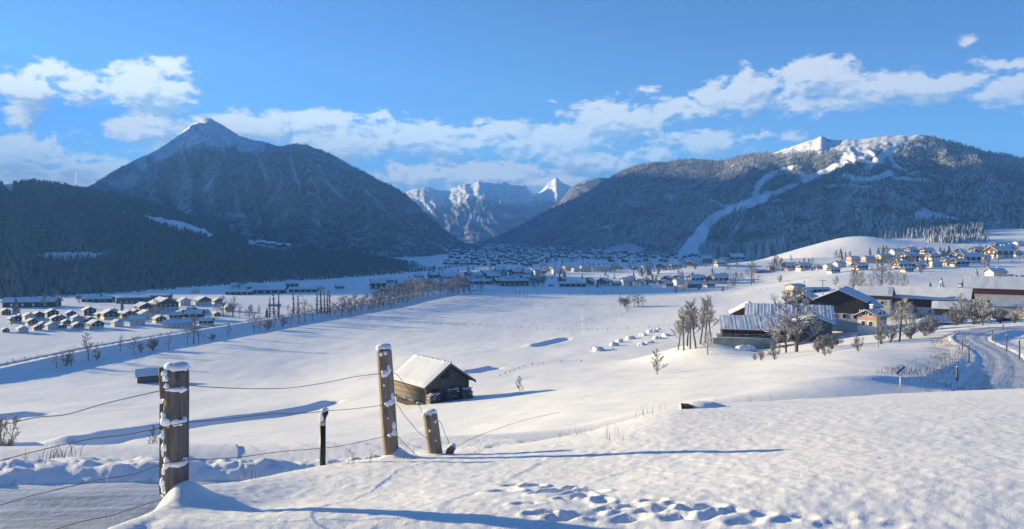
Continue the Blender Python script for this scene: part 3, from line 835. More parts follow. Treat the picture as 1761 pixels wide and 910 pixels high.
def gn_forest(name, label, pts, scl, protos):
    print('forest', label, len(pts))
    me = bpy.data.meshes.new(name)
    me.vertices.add(len(pts)); me.vertices.foreach_set('co', pts.astype(np.float32).ravel())
    a = me.attributes.new('scl', 'FLOAT', 'POINT'); a.data.foreach_set('value', scl.astype(np.float32))
    a = me.attributes.new('rot', 'FLOAT', 'POINT'); a.data.foreach_set('value', rng.uniform(0, 6.28, len(pts)).astype(np.float32))
    a = me.attributes.new('pick', 'INT', 'POINT'); a.data.foreach_set('value', rng.integers(0, len(protos), len(pts)).astype(np.int32))
    o = link(name, me)
    g = bpy.data.node_groups.new(name + '_trees', 'GeometryNodeTree')
    g.interface.new_socket('Geometry', in_out='INPUT', socket_type='NodeSocketGeometry')
    g.interface.new_socket('Geometry', in_out='OUTPUT', socket_type='NodeSocketGeometry')
    n = g.nodes; l = g.links
    gi = n.new('NodeGroupInput'); go = n.new('NodeGroupOutput')
    ip = n.new('GeometryNodeInstanceOnPoints'); l.new(gi.outputs[0], ip.inputs['Points'])
    jn = n.new('GeometryNodeJoinGeometry')
    for p in protos:
        ob = n.new('GeometryNodeObjectInfo'); ob.inputs['Object'].default_value = PROTO[p]; ob.inputs['As Instance'].default_value = True
        l.new(ob.outputs['Geometry'], jn.inputs[0])
    l.new(jn.outputs[0], ip.inputs['Instance']); ip.inputs['Pick Instance'].default_value = True
    def named(nm, typ):
        q = n.new('GeometryNodeInputNamedAttribute'); q.data_type = typ; q.inputs['Name'].default_value = nm
        return q.outputs[0]
    l.new(named('pick', 'INT'), ip.inputs['Instance Index'])
    l.new(named('scl', 'FLOAT'), ip.inputs['Scale'])
    cx = n.new('ShaderNodeCombineXYZ'); l.new(named('rot', 'FLOAT'), cx.inputs[2])
    er = n.new('FunctionNodeEulerToRotation'); l.new(cx.outputs[0], er.inputs[0]); l.new(er.outputs[0], ip.inputs['Rotation'])
    l.new(ip.outputs[0], go.inputs[0])
    md = o.modifiers.new('trees', 'NODES'); md.node_group = g
    return tag(o, label, 'forest', None, 'stuff')

DK = ['dark_tree_0', 'dark_tree_1', 'dark_tree_2']; MI = ['mid_tree_0', 'mid_tree_1', 'mid_tree_2']; FR = ['frost_tree_0', 'frost_tree_1', 'frost_tree_2']
p, s_ = hill_left.scatter(1 / 17.0, 7.0, (-40, 800))
gn_forest('forest', 'dark spruce forest on the left hill', p, s_, DK + MI[:1])
p, s_ = mount_left.scatter(1 / 110.0, 8.5, (100, 850), keep=lambda px, py, v: (py > 235) & (fbm(px / 22, py / 30, 4, 91) > -0.22))
k = fbm(p[:, 0] / 260, p[:, 1] / 300, 3, 64) + p[:, 2] / 900 - 0.35 + rng.normal(0, .15, len(p)) > 0.0
gn_forest('forest', 'dark forest on the flank of the pointed mountain', p[~k], s_[~k], DK[:2] + MI[:2])
gn_forest('forest', 'frosted forest high on the pointed mountain', p[k], s_[k], MI[:1] + FR)
low = lambda px, py, v: py > 362 + 14 * fbm(px / 40, py / 30, 3, 88)
p, s_ = mount_right.scatter(1 / 60.0, 7.5, (800, 1840), keep=lambda px, py, v: ~low(px, py, v) & (fbm(px / 26, py / 22, 4, 92) > -0.26))
k = fbm(p[:, 0] / 160, p[:, 1] / 220, 3, 61) + rng.normal(0, .25, len(p)) > 0.0
gn_forest('forest', 'dark forest on the upper half of the ski mountain', p[~k], s_[~k], DK[:1] + MI)
gn_forest('forest', 'frosted trees mixed through the forest of the ski mountain', p[k], s_[k], FR)
p, s_ = mount_right.scatter(1 / 55.0, 10.0, (800, 1840), keep=lambda px, py, v: low(px, py, v) & (fbm(px / 30, py / 16, 4, 93) > -0.24))
k = fbm(p[:, 0] / 120, p[:, 1] / 160, 3, 62) + rng.normal(0, .25, len(p)) > -0.1
gn_forest('forest', 'dark forest along the foot of the ski mountain', p[~k], s_[~k], DK[:2] + MI)
gn_forest('forest', 'frosted forest along the foot of the ski mountain', p[k], s_[k], FR)

def ground_wood(label, poly, n, size, protos, y0=600, y1=2600):
    """trees standing on the ground sheet inside a photo polygon (pixel, depth)"""
    q = np.array(poly, float)
    out = []
    while len(out) < n:
        x = rng.uniform(q[:, 0].min(), q[:, 0].max(), 4000); y = rng.uniform(q[:, 1].min(), q[:, 1].max(), 4000)
        m = inpoly(x, y, poly)
        out += list(zip(x[m], y[m]))
    out = np.array(out[:n])
    X = (out[:, 0] - CX) / F * out[:, 1]; Y = out[:, 1]
    return gn_forest('forest', label, np.stack([X, Y, gz(X, Y, False) - 0.3], 1), size * rng.uniform(0.6, 1.2, n), protos)
ground_wood('frosted wood in front of the piste at the foot of the mountain', [(1236, 1330), (1290, 1230), (1350, 1230), (1330, 1500), (1360, 1700), (1200, 1680)], 1300, 27, FR + DK[:1])
ground_wood('wood edge behind the snowy knoll', [(1340, 1260), (1440, 1290), (1560, 1130), (1690, 1080), (1690, 1230), (1560, 1260), (1440, 1400), (1340, 1420)], 750, 14, FR + DK)
ground_wood('strip of frosted trees above the hillside village', [(1590, 1010), (1640, 985), (1700, 1010), (1700, 1045), (1590, 1050)], 130, 11, FR + DK[:1])

ground_wood('dark trees standing between the houses of the far shaded town', [(770, 1350), (960, 1250), (1130, 1500), (1110, 2300), (780, 2300)], 420, 8, DK + MI[:1])
ground_wood('dark trees between the roofs in the middle of the valley', [(690, 800), (930, 640), (1190, 700), (1260, 950), (1000, 1200), (720, 1050)], 150, 7, DK + MI[:1])
# ------------------------------------------------------------------ road
def road_mat():
    m, t, b = new_mat('packed_snow_road')
    ge = t.new('ShaderNodeNewGeometry'); v = ge.outputs['Position']
    at = t.new('ShaderNodeAttribute', attribute_name='across'); al = t.new('ShaderNodeAttribute', attribute_name='along')
    cb = t.new('ShaderNodeCombineXYZ'); t.l.new(t.math('MULTIPLY', at.outputs['Fac'], 1.0), cb.inputs[0]); t.l.new(t.math('MULTIPLY', al.outputs['Fac'], 0.05), cb.inputs[1])
    st = t.noise(cb.outputs[0], 3.2, 6, 0.7, 0.3)
    n = t.noise(v, 1.2, 6, 0.7)
    wheel = t.math('ABSOLUTE', t.math('SUBTRACT', t.math('ABSOLUTE', at.outputs['Fac']), 0.95))
    wt_ = t.ramp(wheel, 0.0, 0.55, 1.0, 0.0)
    k = t.math('ADD', t.math('MULTIPLY', st, 0.9), t.math('ADD', t.math('MULTIPLY', n, 0.55), t.math('MULTIPLY', wt_, 0.10)))
    col = t.mix(t.ramp(k, 0.62, 0.92), (0.76, 0.77, 0.79), (0.40, 0.39, 0.38))
    t.l.new(col, b.inputs['Base Color']); b.inputs['Roughness'].default_value = 0.45
    bn = t.new('ShaderNodeBump'); bn.inputs['Strength'].default_value = 0.5; bn.inputs['Distance'].default_value = 0.05
    t.l.new(t.math('ADD', st, t.math('MULTIPLY', t.noise(v, 9, 4, 0.7), 0.6)), bn.inputs['Height']); t.l.new(bn.outputs[0], b.inputs['Normal'])
    return m
M['road'] = road_mat()
cx_ = np.array(ROAD); tg = np.gradient(cx_[:, :2], axis=0); tg /= np.linalg.norm(tg, axis=1)[:, None]
al = np.concatenate([[0], np.cumsum(np.linalg.norm(np.diff(cx_[:, :2], axis=0), axis=1))])
NAC = 15
off = np.linspace(-RHW - 0.12, RHW + 0.12, NAC)
VV = []; AC = []; AL = []
for i in range(len(cx_)):
    for o_ in off:
        x = cx_[i, 0] - tg[i, 1] * o_; y = cx_[i, 1] + tg[i, 0] * o_
        VV.append((x, y, cx_[i, 2] + 0.02 + 0.02 * math.cos(o_ * 3.3) - 0.01 * abs(o_))); AC.append(o_); AL.append(al[i])
me = grid_mesh('road', np.array(VV), len(cx_), NAC, M['road'], {'across': np.array(AC), 'along': np.array(AL)})
tag(link('road', me), 'ploughed road of packed grey snow winding round the slope', None, None, 'structure')
# the river behind the embankment: two banks of sheet water
dt = np.gradient(DAM, axis=0); dt /= np.linalg.norm(dt, axis=1)[:, None]
RV = []
for i in range(len(DAM) - 6):
    for o_ in (6.6, 9, 12, 15, 18.2):
        RV.append((DAM[i, 0] - dt[i, 1] * o_, DAM[i, 1] + dt[i, 0] * o_, FL - 1.15))
M['water'] = simple('river_water', (0.05, 0.06, 0.065), 0.12, 0.2, 0.3, 0.15, 1.5, spec=0.5)
me = grid_mesh('river', np.array(RV), len(DAM) - 6, 5, M['water'])
tag(link('river', me), 'narrow dark river behind the long embankment', None, None, 'structure')
# ------------------------------------------------------------------ building materials
M['white'] = simple('white_plaster', (0.52, 0.50, 0.46), 0.85, 0.12, 0.8)
M['cream'] = simple('cream_plaster', (0.52, 0.43, 0.31), 0.85, 0.12, 0.8)
M['pink'] = simple('pink_plaster', (0.40, 0.26, 0.22), 0.85, 0.12, 0.8)
M['yellow'] = simple('yellow_plaster', (0.54, 0.43, 0.23), 0.85, 0.12, 0.8)
M['brown'] = simple('brown_boards', (0.12, 0.070, 0.046), 0.8, 0.35, 1.6, 0.4, 8, (8, 8, 0.6))
M['darkwood'] = simple('dark_boards', (0.055, 0.040, 0.032), 0.85, 0.4, 1.6, 0.4, 8, (8, 8, 0.6))
M['redwood'] = simple('red_brown_boards', (0.15, 0.048, 0.032), 0.85, 0.35, 1.6, 0.4, 8, (8, 8, 0.6))
M['greywood'] = simple('weathered_grey_boards', (0.125, 0.11, 0.10), 0.9, 0.4, 1.6, 0.5, 8, (8, 8, 0.6))
M['concrete'] = simple('grey_green_concrete', (0.26, 0.29, 0.27), 0.9, 0.25, 0.5, 0.2, 4)
M['glass'] = simple('window_glass', (0.03, 0.035, 0.045), 0.1, 0.2, 1.0, spec=0.6)
M['frame'] = simple('white_window_frame', (0.75, 0.74, 0.72), 0.6, 0.06, 2.0)
M['roofwood'] = simple('dark_eaves', (0.07, 0.05, 0.04), 0.85, 0.3, 2.0)
M['metal'] = simple('grey_metal', (0.35, 0.36, 0.37), 0.45, 0.15, 3.0, metal=0.6)
M['blueroof'] = simple('pale_blue_grey_roof', (0.42, 0.50, 0.58), 0.7, 0.08, 0.6)

ME = {}
def me_box(key, dims, mat):
    if key not in ME:
        ME[key] = MB().box((0, 0, 0), dims).mesh(key, mat)
    return ME[key]

def add_window(par, x, y, z, face, w=0.9, h=1.1, pane=True):
    """face: 'x' wall whose normal is +-x, 'y' wall whose normal is +-y"""
    rz = math.pi / 2 if face == 'x' else 0
    f = link('window', me_box('window_%.1f_%.1f' % (w, h), (w + .22, .10, h + .22), M['frame']), par, (x, y, z), rz)
    if pane:
        link('pane', me_box('pane_%.1f_%.1f' % (w, h), (w, .14, h), M['glass']), f)
    return f

def snow_slab(m, x0, x1, ya, za, yb, zb, th, nx, nyy, ribs=0.0, pitch=0.9):
    """bumpy slab of snow from the eave (ya, za) to the ridge (yb, zb)"""
    vs = []; n1 = nyy + 1
    ln = math.hypot(yb - ya, zb - za); ny, nz = -(zb - za) / ln, (yb - ya) / ln
    if nz < 0: ny, nz = -ny, -nz
    for i in range(nx + 1):
        x = x0 + (x1 - x0) * i / nx
        for j in range(n1):
            t = j / nyy
            e = min(1, 4 * min(i, nx - i) / max(1, nx) + .55, 6 * t + .6)
            h = th * e * (1 + 0.25 * (vnoise(x * 0.7 + ya, t * 3 + zb, 4) - .5)) + ribs * (0.5 + 0.5 * math.cos(2 * math.pi * x / pitch)) ** 6
            vs.append((x, ya + (yb - ya) * t + ny * h, za + (zb - za) * t + nz * h))
    b = len(vs)
    for i in range(nx + 1):
        x = x0 + (x1 - x0) * i / nx
        for j in (0, nyy):
            t = j / nyy
            vs.append((x, ya + (yb - ya) * t, za + (zb - za) * t))
    fs = []
    for i in range(nx):
        for j in range(nyy): fs.append((i * n1 + j, (i + 1) * n1 + j, (i + 1) * n1 + j + 1, i * n1 + j + 1))
        fs.append((i * n1, b + 2 * i, b + 2 * i + 2, (i + 1) * n1))
    for i in (0, nx):
        fs.append(tuple(i * n1 + j for j in range(n1)) + (b + 2 * i + 1, b + 2 * i))
    m.add([(float(a), float(c), float(d)) for a, c, d in vs], fs)

def house(name, label, cat, L, W, he, rise, lower, upper, split=2.6, over=0.9, snow=0.28, wins=2, floors=2, pane=False, balcony=True, chimney=True, group=None, ribs=0.0, roofmat='roofsnow', side_wins=2, simple_=False, th=0.16, front_only=False):
    """gabled house, ridge along local x, gables at +-x, base at z = 0"""
    r = empty(name, label=label, cat=cat, group=group)
    hw, hl = W / 2, L / 2
    if lower != upper:
        MB().box((0, 0, split / 2 - 1.5), (L, W, split + 3)).build('wall', M[lower], r)
        MB().prism([(-hw - .04, split), (hw + .04, split), (hw + .04, he), (0, he + rise), (-hw - .04, he)], 'x', -hl - .04, hl + .04).build('upper_wall', M[upper], r)
    else:
        MB().prism([(-hw, -3), (hw, -3), (hw, he), (0, he + rise), (-hw, he)], 'x', -hl, hl).build('wall', M[lower], r)
    k = rise / hw
    ey = hw + over; ez = he - over * k
    m = MB()
    for sgn in (-1, 1):
        m.prism([(sgn * ey, ez + 0.02), (0, he + rise + 0.02), (0, he + rise + 0.02 + th), (sgn * ey, ez + 0.02 + th)], 'x', -hl - over, hl + over)
    roof = m.build('roof', M['roofwood'], r)
    m = MB()
    for sgn in (-1, 1):
        snow_slab(m, -hl - over + .05, hl + over - .05, sgn * (ey - .05), ez + th + .03, sgn * 0.0, he + rise + th + .03, snow, 3 if simple_ else max(6, int(L * (3 if ribs else 0.8))), 2 if simple_ else 5, ribs)
    m.build('roof_snow', M[roofmat], r, smooth=False)
    if chimney:
        c = MB().box((hl * .35, hw * .22, he + rise * .78 + .6), (.8, .8, 1.7)).build('chimney', M['white'], r)
        MB().box((hl * .35, hw * .22, he + rise * .78 + 1.57), (.95, .95, .22)).build('snow_cap', M['roofsnow'], c)
    for f in range(floors):
        z = 1.5 + 2.5 * f
        for sx in (-1, 1):
            for i in range(wins):
                y = (i - (wins - 1) / 2) * W / (wins + .6)
                add_window(r, sx * (hl + .05), y, z, 'x', pane=pane)
        for sy in (-1, 1):
            if front_only and sy == 1: continue
            for i in range(side_wins):
                x = (i - (side_wins - 1) / 2) * L / (side_wins + .6)
                add_window(r, x, sy * (hw + .05), z, 'y', pane=pane)
    if balcony:
        for sx in (-1, 1):
            MB().box((sx * (hl + .55), 0, split + .35), (1.0, W * .8, .8)).box((sx * (hl + .55), 0, split + .83), (1.06, W * .8, .12)).build('balcony', M['brown'], r)
    return r

ORD = ['first', 'second', 'third', 'fourth', 'fifth', 'sixth', 'seventh', 'eighth', 'ninth', 'tenth', 'eleventh', 'twelfth', 'thirteenth', 'fourteenth', 'fifteenth', 'sixteenth', 'seventeenth', 'eighteenth',
       'nineteenth', 'twentieth', 'twenty-first', 'twenty-second', 'twenty-third', 'twenty-fourth', 'twenty-fifth', 'twenty-sixth', 'twenty-seventh', 'twenty-eighth', 'twenty-ninth', 'thirtieth',
       'thirty-first', 'thirty-second', 'thirty-third', 'thirty-fourth', 'thirty-fifth', 'thirty-sixth', 'thirty-seventh', 'thirty-eighth', 'thirty-ninth', 'fortieth']

HT = {  # L, W, eave, rise, lower, upper, words
    'chalet': (11, 10, 5.0, 2.5, 'white', 'brown', 'brown and white chalet', dict()),
    'white': (10, 9, 5.0, 2.3, 'white', 'white', 'white plastered house', dict(balcony=False)),
    'brown': (10, 9, 4.8, 2.3, 'brown', 'brown', 'brown wooden house', dict()),
    'dark': (12, 10, 5.2, 2.6, 'white', 'darkwood', 'dark boarded house', dict()),
    'long': (26, 9, 3.2, 1.7, 'darkwood', 'darkwood', 'long low dark shed', dict(balcony=False, chimney=False, floors=1, wins=1, side_wins=4)),
    'hotel': (20, 17, 8.0, 4.0, 'white', 'brown', 'large gabled guest house', dict(split=5.2, floors=3, wins=4, side_wins=4)),
    'cream': (14, 10, 7.4, 1.6, 'cream', 'cream', 'cream coloured block', dict(floors=3, wins=3, side_wins=4)),
    'pink': (13, 10, 7.4, 1.6, 'white', 'pink', 'pink and white block', dict(floors=3, wins=3, side_wins=4)),
    'yellow': (15, 10, 7.0, 1.6, 'yellow', 'yellow', 'yellow plastered block', dict(floors=3, wins=3, side_wins=4)),
    'red': (10, 9, 4.6, 2.4, 'white', 'redwood', 'red brown house', dict()),
    'barn': (16, 11, 4.6, 3.0, 'greywood', 'greywood', 'grey weathered barn', dict(balcony=False, chimney=False, floors=0)),
    'bungalow': (18, 11, 3.4, 1.7, 'white', 'white', 'wide low white house', dict(balcony=False, floors=1, side_wins=5)),
    'hall': (26, 15, 5.0, 1.3, 'greywood', 'greywood', 'wide flat roofed hall', dict(balcony=False, chimney=False, floors=1, wins=3, side_wins=5)),
}
HPROTO = {}
def get_house(kind, tiny):
    """first call builds the prototype, later calls copy it"""
    key = (kind, tiny)
    if key not in HPROTO:
        L, W, he, ri, lo, up, words, kw = HT[kind]
        kw = dict(kw)
        if tiny: kw.update(floors=0, balcony=False, chimney=False, simple_=True)
        HPROTO[key] = house('house', None, None, L, W, he, ri, lo, up, **kw)
        return HPROTO[key]
    return copy_tree(HPROTO[key])

def village(rows, group, y0, tiny=False, where=''):
    """rows: {row words: [(px, py, width px, kind, ridge angle)]}"""
    for row, items in rows.items():
        items = sorted(items)
        for i, (px, py, w, kind, rz) in enumerate(items):
            x, y = hit(px, py, y0)
            if px < 420 and rz > 50: rz -= 108
            o = get_house(kind, tiny)
            L, W = HT[kind][0] + 1.6, HT[kind][1] + 1.6
            a = R(rz)
            vis = abs(L * math.cos(a)) + abs(W * math.sin(a))
            s = w * y / F / vis
            s *= random.uniform(.96, 1.04)
            o.name = 'house' if kind not in ('barn', 'long', 'hall') else {'barn': 'barn', 'long': 'shed', 'hall': 'hall'}[kind]
            o.location = (x, y + 0.4 * W * s, gz1(x, y) - 0.15); o.rotation_euler = (0, 0, a); o.scale = (s, s, s * (1.0 if w > 14 else 1.1))
            tag(o, '%s, %s from left, %s' % (HT[kind][6], ORD[i] if i < 40 else str(i + 1), row), {'barn': 'barn', 'long': 'shed', 'hall': 'hall'}.get(kind, 'house'), group)

# valley village on the left, behind the river
village({
    'front row of the riverside village': [(34, 573, 26, 'white', 62), (60, 569, 22, 'chalet', 64), (84, 567, 27, 'white', 66), (104, 566, 20, 'dark', 64), (129, 567, 27, 'chalet', 62), (159, 566, 34, 'red', 68), (198, 562, 27, 'white', 66), (232, 560, 34, 'white', 24), (301, 564, 56, 'bungalow', 12), (330, 551, 34, 'dark', 8), (352, 560, 26, 'dark', 8)],
    'second row of the riverside village': [(20, 556, 30, 'dark', 64), (110, 560, 22, 'dark', 62), (150, 556, 24, 'brown', 64), (270, 556, 28, 'chalet', 62), (70, 563, 22, 'dark', 66), (340, 547, 22, 'dark', 60), (50, 560, 26, 'chalet', 66), (92, 556, 30, 'chalet', 58), (128, 555, 26, 'white', 62), (182, 550, 38, 'dark', 60), (215, 548, 30, 'chalet', 66), (246, 550, 36, 'white', 62), (300, 550, 26, 'chalet', 14), (6, 572, 18, 'brown', 62)],
    'third row of the riverside village': [(5, 542, 24, 'brown', 64), (100, 551, 22, 'dark', 60), (168, 547, 24, 'dark', 66), (230, 543, 24, 'brown', 62), (205, 545, 22, 'dark', 58), (30, 549, 20, 'dark', 62), (310, 542, 22, 'chalet', 60), (45, 552, 28, 'white', 64), (60, 549, 30, 'dark', 64), (84, 546, 30, 'brown', 62), (118, 545, 24, 'chalet', 60), (148, 543, 32, 'brown', 58), (190, 541, 24, 'white', 62), (330, 538, 22, 'dark', 60), (352, 540, 18, 'white', 60), (370, 545, 18, 'brown', 56)],
    'at the back of the riverside village': [(242, 538, 40, 'hotel', 64), (274, 538, 58, 'hotel', 62), (225, 522, 62, 'hall', 14), (268, 516, 46, 'hall', 10), (313, 526, 28, 'white', 58), (344, 525, 34, 'hotel', 62), (371, 523, 22, 'dark', 58), (390, 536, 26, 'chalet', 56), (334, 505, 14, 'white', 10), (47, 529, 92, 'long', 6), (165, 520, 52, 'long', 4), (150, 514, 40, 'long', 4)],
}, 'houses of the riverside village', 350)
# works and sheds along the far side, in the shade
village({
    'among shaded sheds behind the poplars': [(410, 507, 50, 'long', 4), (460, 505, 62, 'long', 4), (520, 503, 50, 'long', 4), (549, 500, 17, 'cream', 30), (583, 498, 19, 'dark', 30), (402, 496, 18, 'white', 20), (440, 497, 34, 'long', 4), (500, 496, 26, 'brown', 20), (471, 527, 22, 'long', 6)],
}, 'shaded sheds behind the poplars', 395)
village({
    'front row of the shaded hamlet behind the hedge': [(648, 497, 32, 'brown', 16), (672, 501, 36, 'long', 4), (705, 499, 52, 'barn', 10), (733, 500, 22, 'white', 50), (757, 497, 32, 'dark', 12), (786, 494, 40, 'long', 8), (828, 489, 48, 'long', 5), (884, 492, 56, 'hall', 6), (858, 490, 26, 'dark', 30)],
    'middle row of the shaded hamlet behind the hedge': [(667, 488, 20, 'dark', 20), (700, 487, 46, 'long', 5), (741, 488, 34, 'long', 4), (768, 485, 32, 'hotel', 20), (797, 487, 26, 'chalet', 40), (820, 480, 24, 'white', 30), (846, 483, 28, 'dark', 20), (875, 481, 30, 'long', 10), (906, 485, 26, 'dark', 20), (928, 487, 22, 'chalet', 40)],
    'back row of the shaded hamlet behind the hedge': [(720, 481, 22, 'dark', 20), (744, 479, 22, 'brown', 30), (780, 479, 20, 'dark', 10), (806, 476, 20, 'chalet', 40), (838, 476, 24, 'dark', 20), (862, 474, 26, 'white', 10), (886, 474, 24, 'dark', 30), (908, 476, 22, 'brown', 20), (924, 472, 18, 'white', 20)],
}, 'shaded hamlet behind the hedge', 500)
village({
    'front row of the hamlet in mid valley': [(948, 493, 9, 'dark', 30), (985, 493, 46, 'long', 3), (1015, 491, 20, 'chalet', 70), (1039, 492, 28, 'chalet', 60), (1061, 493, 18, 'dark', 10), (1079, 491, 24, 'white', 12), (1101, 492, 24, 'white', 60), (1123, 489, 16, 'red', 60), (1142, 489, 18, 'dark', 30)],
    'second row of the hamlet in mid valley': [(967, 485, 18, 'brown', 60), (1014, 484, 16, 'dark', 50), (1044, 485, 20, 'long', 8), (1085, 484, 20, 'brown', 30), (1112, 485, 14, 'dark', 30)],
    'cluster below the long snowy ridge': [(1150, 494, 20, 'dark', 20), (1148, 486, 24, 'dark', 60), (1168, 490, 22, 'white', 20), (1168, 484, 24, 'dark', 50), (1194, 495, 30, 'barn', 6), (1197, 487, 30, 'dark', 20), (1222, 494, 20, 'dark', 30), (1237, 488, 32, 'chalet', 15), (1243, 482, 24, 'brown', 20), (1258, 492, 16, 'white', 60), (1222, 485, 18, 'dark', 60), (1210, 481, 14, 'brown', 60)],
}, 'hamlet in mid valley', 480)
village({
    'sunlit row in mid valley': [(950, 464, 10, 'cream', 40), (958, 471, 20, 'white', 10), (974, 466, 18, 'pink', 40), (990, 468, 16, 'cream', 30), (1008, 468, 22, 'cream', 8), (1024, 467, 18, 'white', 10), (1042, 467, 20, 'white', 10), (1064, 464, 16, 'chalet', 60), (1092, 464, 14, 'brown', 20), (1110, 463, 16, 'white', 20), (1139, 464, 24, 'dark', 60), (1162, 463, 24, 'red', 10), (1190, 460, 24, 'chalet', 60), (1200, 455, 20, 'white', 10), (1215, 453, 24, 'brown', 10), (1245, 453, 20, 'pink', 20), (1240, 458, 22, 'red', 12), (1268, 451, 28, 'dark', 6), (1176, 455, 14, 'white', 20)],
    'slope behind the long snowy ridge': [(1312, 469, 28, 'long', 12), (1327, 465, 16, 'chalet', 20), (1362, 465, 26, 'chalet', 8), (1385, 465, 26, 'dark', 8), (1426, 463, 18, 'white', 20), (1446, 461, 22, 'white', 14), (1408, 463, 14, 'dark', 20), (1436, 470, 22, 'dark', 12), (1482, 465, 28, 'dark', 20)],
}, 'houses across the middle of the valley', 600)
village({
    'lowest row of the hillside village': [(1555, 463, 28, 'chalet', 12), (1583, 463, 24, 'dark', 20), (1563, 468, 20, 'dark', 10), (1612, 460, 24, 'white', 16), (1634, 456, 26, 'chalet', 12), (1655, 459, 28, 'dark', 8), (1672, 453, 34, 'dark', 8), (1696, 450, 22, 'white', 12)],
    'middle row of the hillside village': [(1470, 453, 24, 'pink', 14), (1496, 453, 22, 'pink', 10), (1524, 451, 30, 'yellow', 12), (1547, 449, 20, 'dark', 20), (1568, 450, 30, 'brown', 10), (1608, 447, 24, 'chalet', 12), (1655, 447, 26, 'chalet', 10), (1727, 445, 38, 'chalet', 8), (1585, 446, 20, 'dark', 20), (1752, 441, 20, 'chalet', 12)],
    'upper row of the hillside village': [(1545, 441, 24, 'white', 10), (1570, 438, 26, 'chalet', 14), (1598, 439, 24, 'red', 8), (1620, 441, 18, 'white', 20), (1654, 438, 22, 'dark', 30), (1685, 437, 24, 'dark', 10), (1712, 438, 24, 'chalet', 10), (1740, 434, 26, 'chalet', 8)],
    'above the hillside village': [(1729, 423, 36, 'long', 4), (1530, 434, 16, 'chalet', 20), (1755, 424, 16, 'white', 10), (1760, 480, 10, 'white', 10)],
    'just behind the farm roofs': [(1371, 506, 36, 'cream', 28), (1409, 502, 44, 'long', 3), (1447, 504, 34, 'long', 3), (1719, 480, 32, 'white', 6), (1740, 482, 22, 'dark', 20), (1657, 499, 12, 'brown', 20), (1655, 492, 10, 'dark', 20), (1756, 486, 22, 'white', 8), (1392, 505, 18, 'dark', 20)],
}, 'houses of the hillside village', 300)

# small far town at the end of the valley
def far_town():
    pos = []
    rr = random.Random(4)
    for row, (py, a, b, n) in enumerate([(424, 820, 1000, 24), (427.5, 775, 1050, 38), (431, 765, 1085, 42), (435, 762, 1100, 42), (439.5, 770, 1110, 38), (445, 775, 1080, 30), (451, 765, 945, 20), (456, 760, 940, 18), (429, 1050, 1130, 10), (443, 1085, 1200, 12), (450, 1040, 1200, 8), (468, 850, 945, 14)]):
        for i in range(n):
            px = a + (b - a) * (i + rr.uniform(.05, .95)) / n
            pos.append((px, py + rr.uniform(-2, 2), rr.uniform(7.5, 12.5) * (1.15 if py > 440 else 1)))
    pos.sort(key=lambda q: -q[2])
    rest = MB()
    for n_, (px, py, w) in enumerate(pos):
        x, y = hit(px, py, 800)
        kind = rr.choice(['chalet', 'white', 'dark', 'brown', 'dark'])
        s = w * y / F / 15.0
        rz = R(rr.uniform(-30, 100))
        if n_ < 120:
            o = get_house(kind, True)
            o.name = 'house'
            o.location = (x, y, gz1(x, y) - .1); o.rotation_euler = (0, 0, rz); o.scale = (s, s, s)
            w_ = 'on the left side' if px < 880 else ('in the middle' if px < 1000 else 'on the right side')
            f_ = 'nearest' if py > 448 else ('middle' if py > 433 else 'farthest')
            tag(o, 'small %s of the far town, %s rows, %s' % ({'chalet': 'brown and white chalet', 'white': 'white house', 'dark': 'dark house', 'brown': 'brown house'}[kind], f_, w_), 'house', 'houses of the far town')
        else:
            for c, hh in (((-5.5, 5.5, -5, 5), 5),):
                ca, sa = math.cos(rz), math.sin(rz); z = gz1(x, y) - .1
                q = MB(); q.prism([(-4.8, -1), (4.8, -1), (4.8, 5), (0, 7.2), (-4.8, 5)], 'x', -5.3, 5.3)
                q.prism([(-6, 4.6), (0, 7.4), (6, 4.6), (6, 5.0), (0, 7.9), (-6, 5.0)], 'x', -6.3, 6.3)
                rest.add([(x + s * (u * ca - v * sa), y + s * (u * sa + v * ca), z + s * w__) for u, v, w__ in q.v], q.f)
    o = rest.build('distant_houses', snowy('far_house', (.10, .075, .06), .6, .15, .1, 0.1, patch=.05))
    tag(o, 'remaining tiny houses packed together in the far shaded town', 'houses', None, 'stuff')
far_town()
# hamlet in the clearing on the left hill
def on_hill(px, py):
    i = np.argmin((hill_left.PX - px) ** 2 + (hill_left.PY - py) ** 2 + (hill_left.V > 1) * 1e6)
    return float(hill_left.X.flat[i]), float(hill_left.Y.flat[i]), float(hill_left.Z.flat[i])
for i, (px, py, w, kind) in enumerate([(448, 422, 16, 'dark'), (463, 425, 18, 'dark'), (478, 422, 16, 'brown'), (492, 425, 16, 'dark'), (455, 417, 12, 'brown')]):
    x, y, z = on_hill(px, py)
    o = get_house(kind, True); s = w * y / F / 14
    o.name = 'house'; o.location = (x, y, z - .5); o.rotation_euler = (0, 0, R(15 + 20 * i)); o.scale = (s, s, s)
    tag(o, 'dark farmhouse in the clearing on the left hill, %s from the left' % ORD[i], 'house', 'farmhouses in the hill clearing')

# ------------------------------------------------------------------ the farm (built where it stands, about 200 m away)
def farm_house(label, cat, px, pyr, Y, rz, L, W, he, rise, lower, upper, zbase=None, name='farm_building', **kw):
    """placed by the pixel of the middle of its base line"""
    o = house(name, label, cat, L, W, he, rise, lower, upper, pane=True, **kw)
    x = (px - CX) / F * Y
    z = zbase if zbase is not None else gz1(x, Y)
    o.location = (x, Y, z); o.rotation_euler = (0, 0, R(rz))
    return o
def zpx(py, Y): return (HY - py) / F * Y
G_ = 'buildings of the farm'
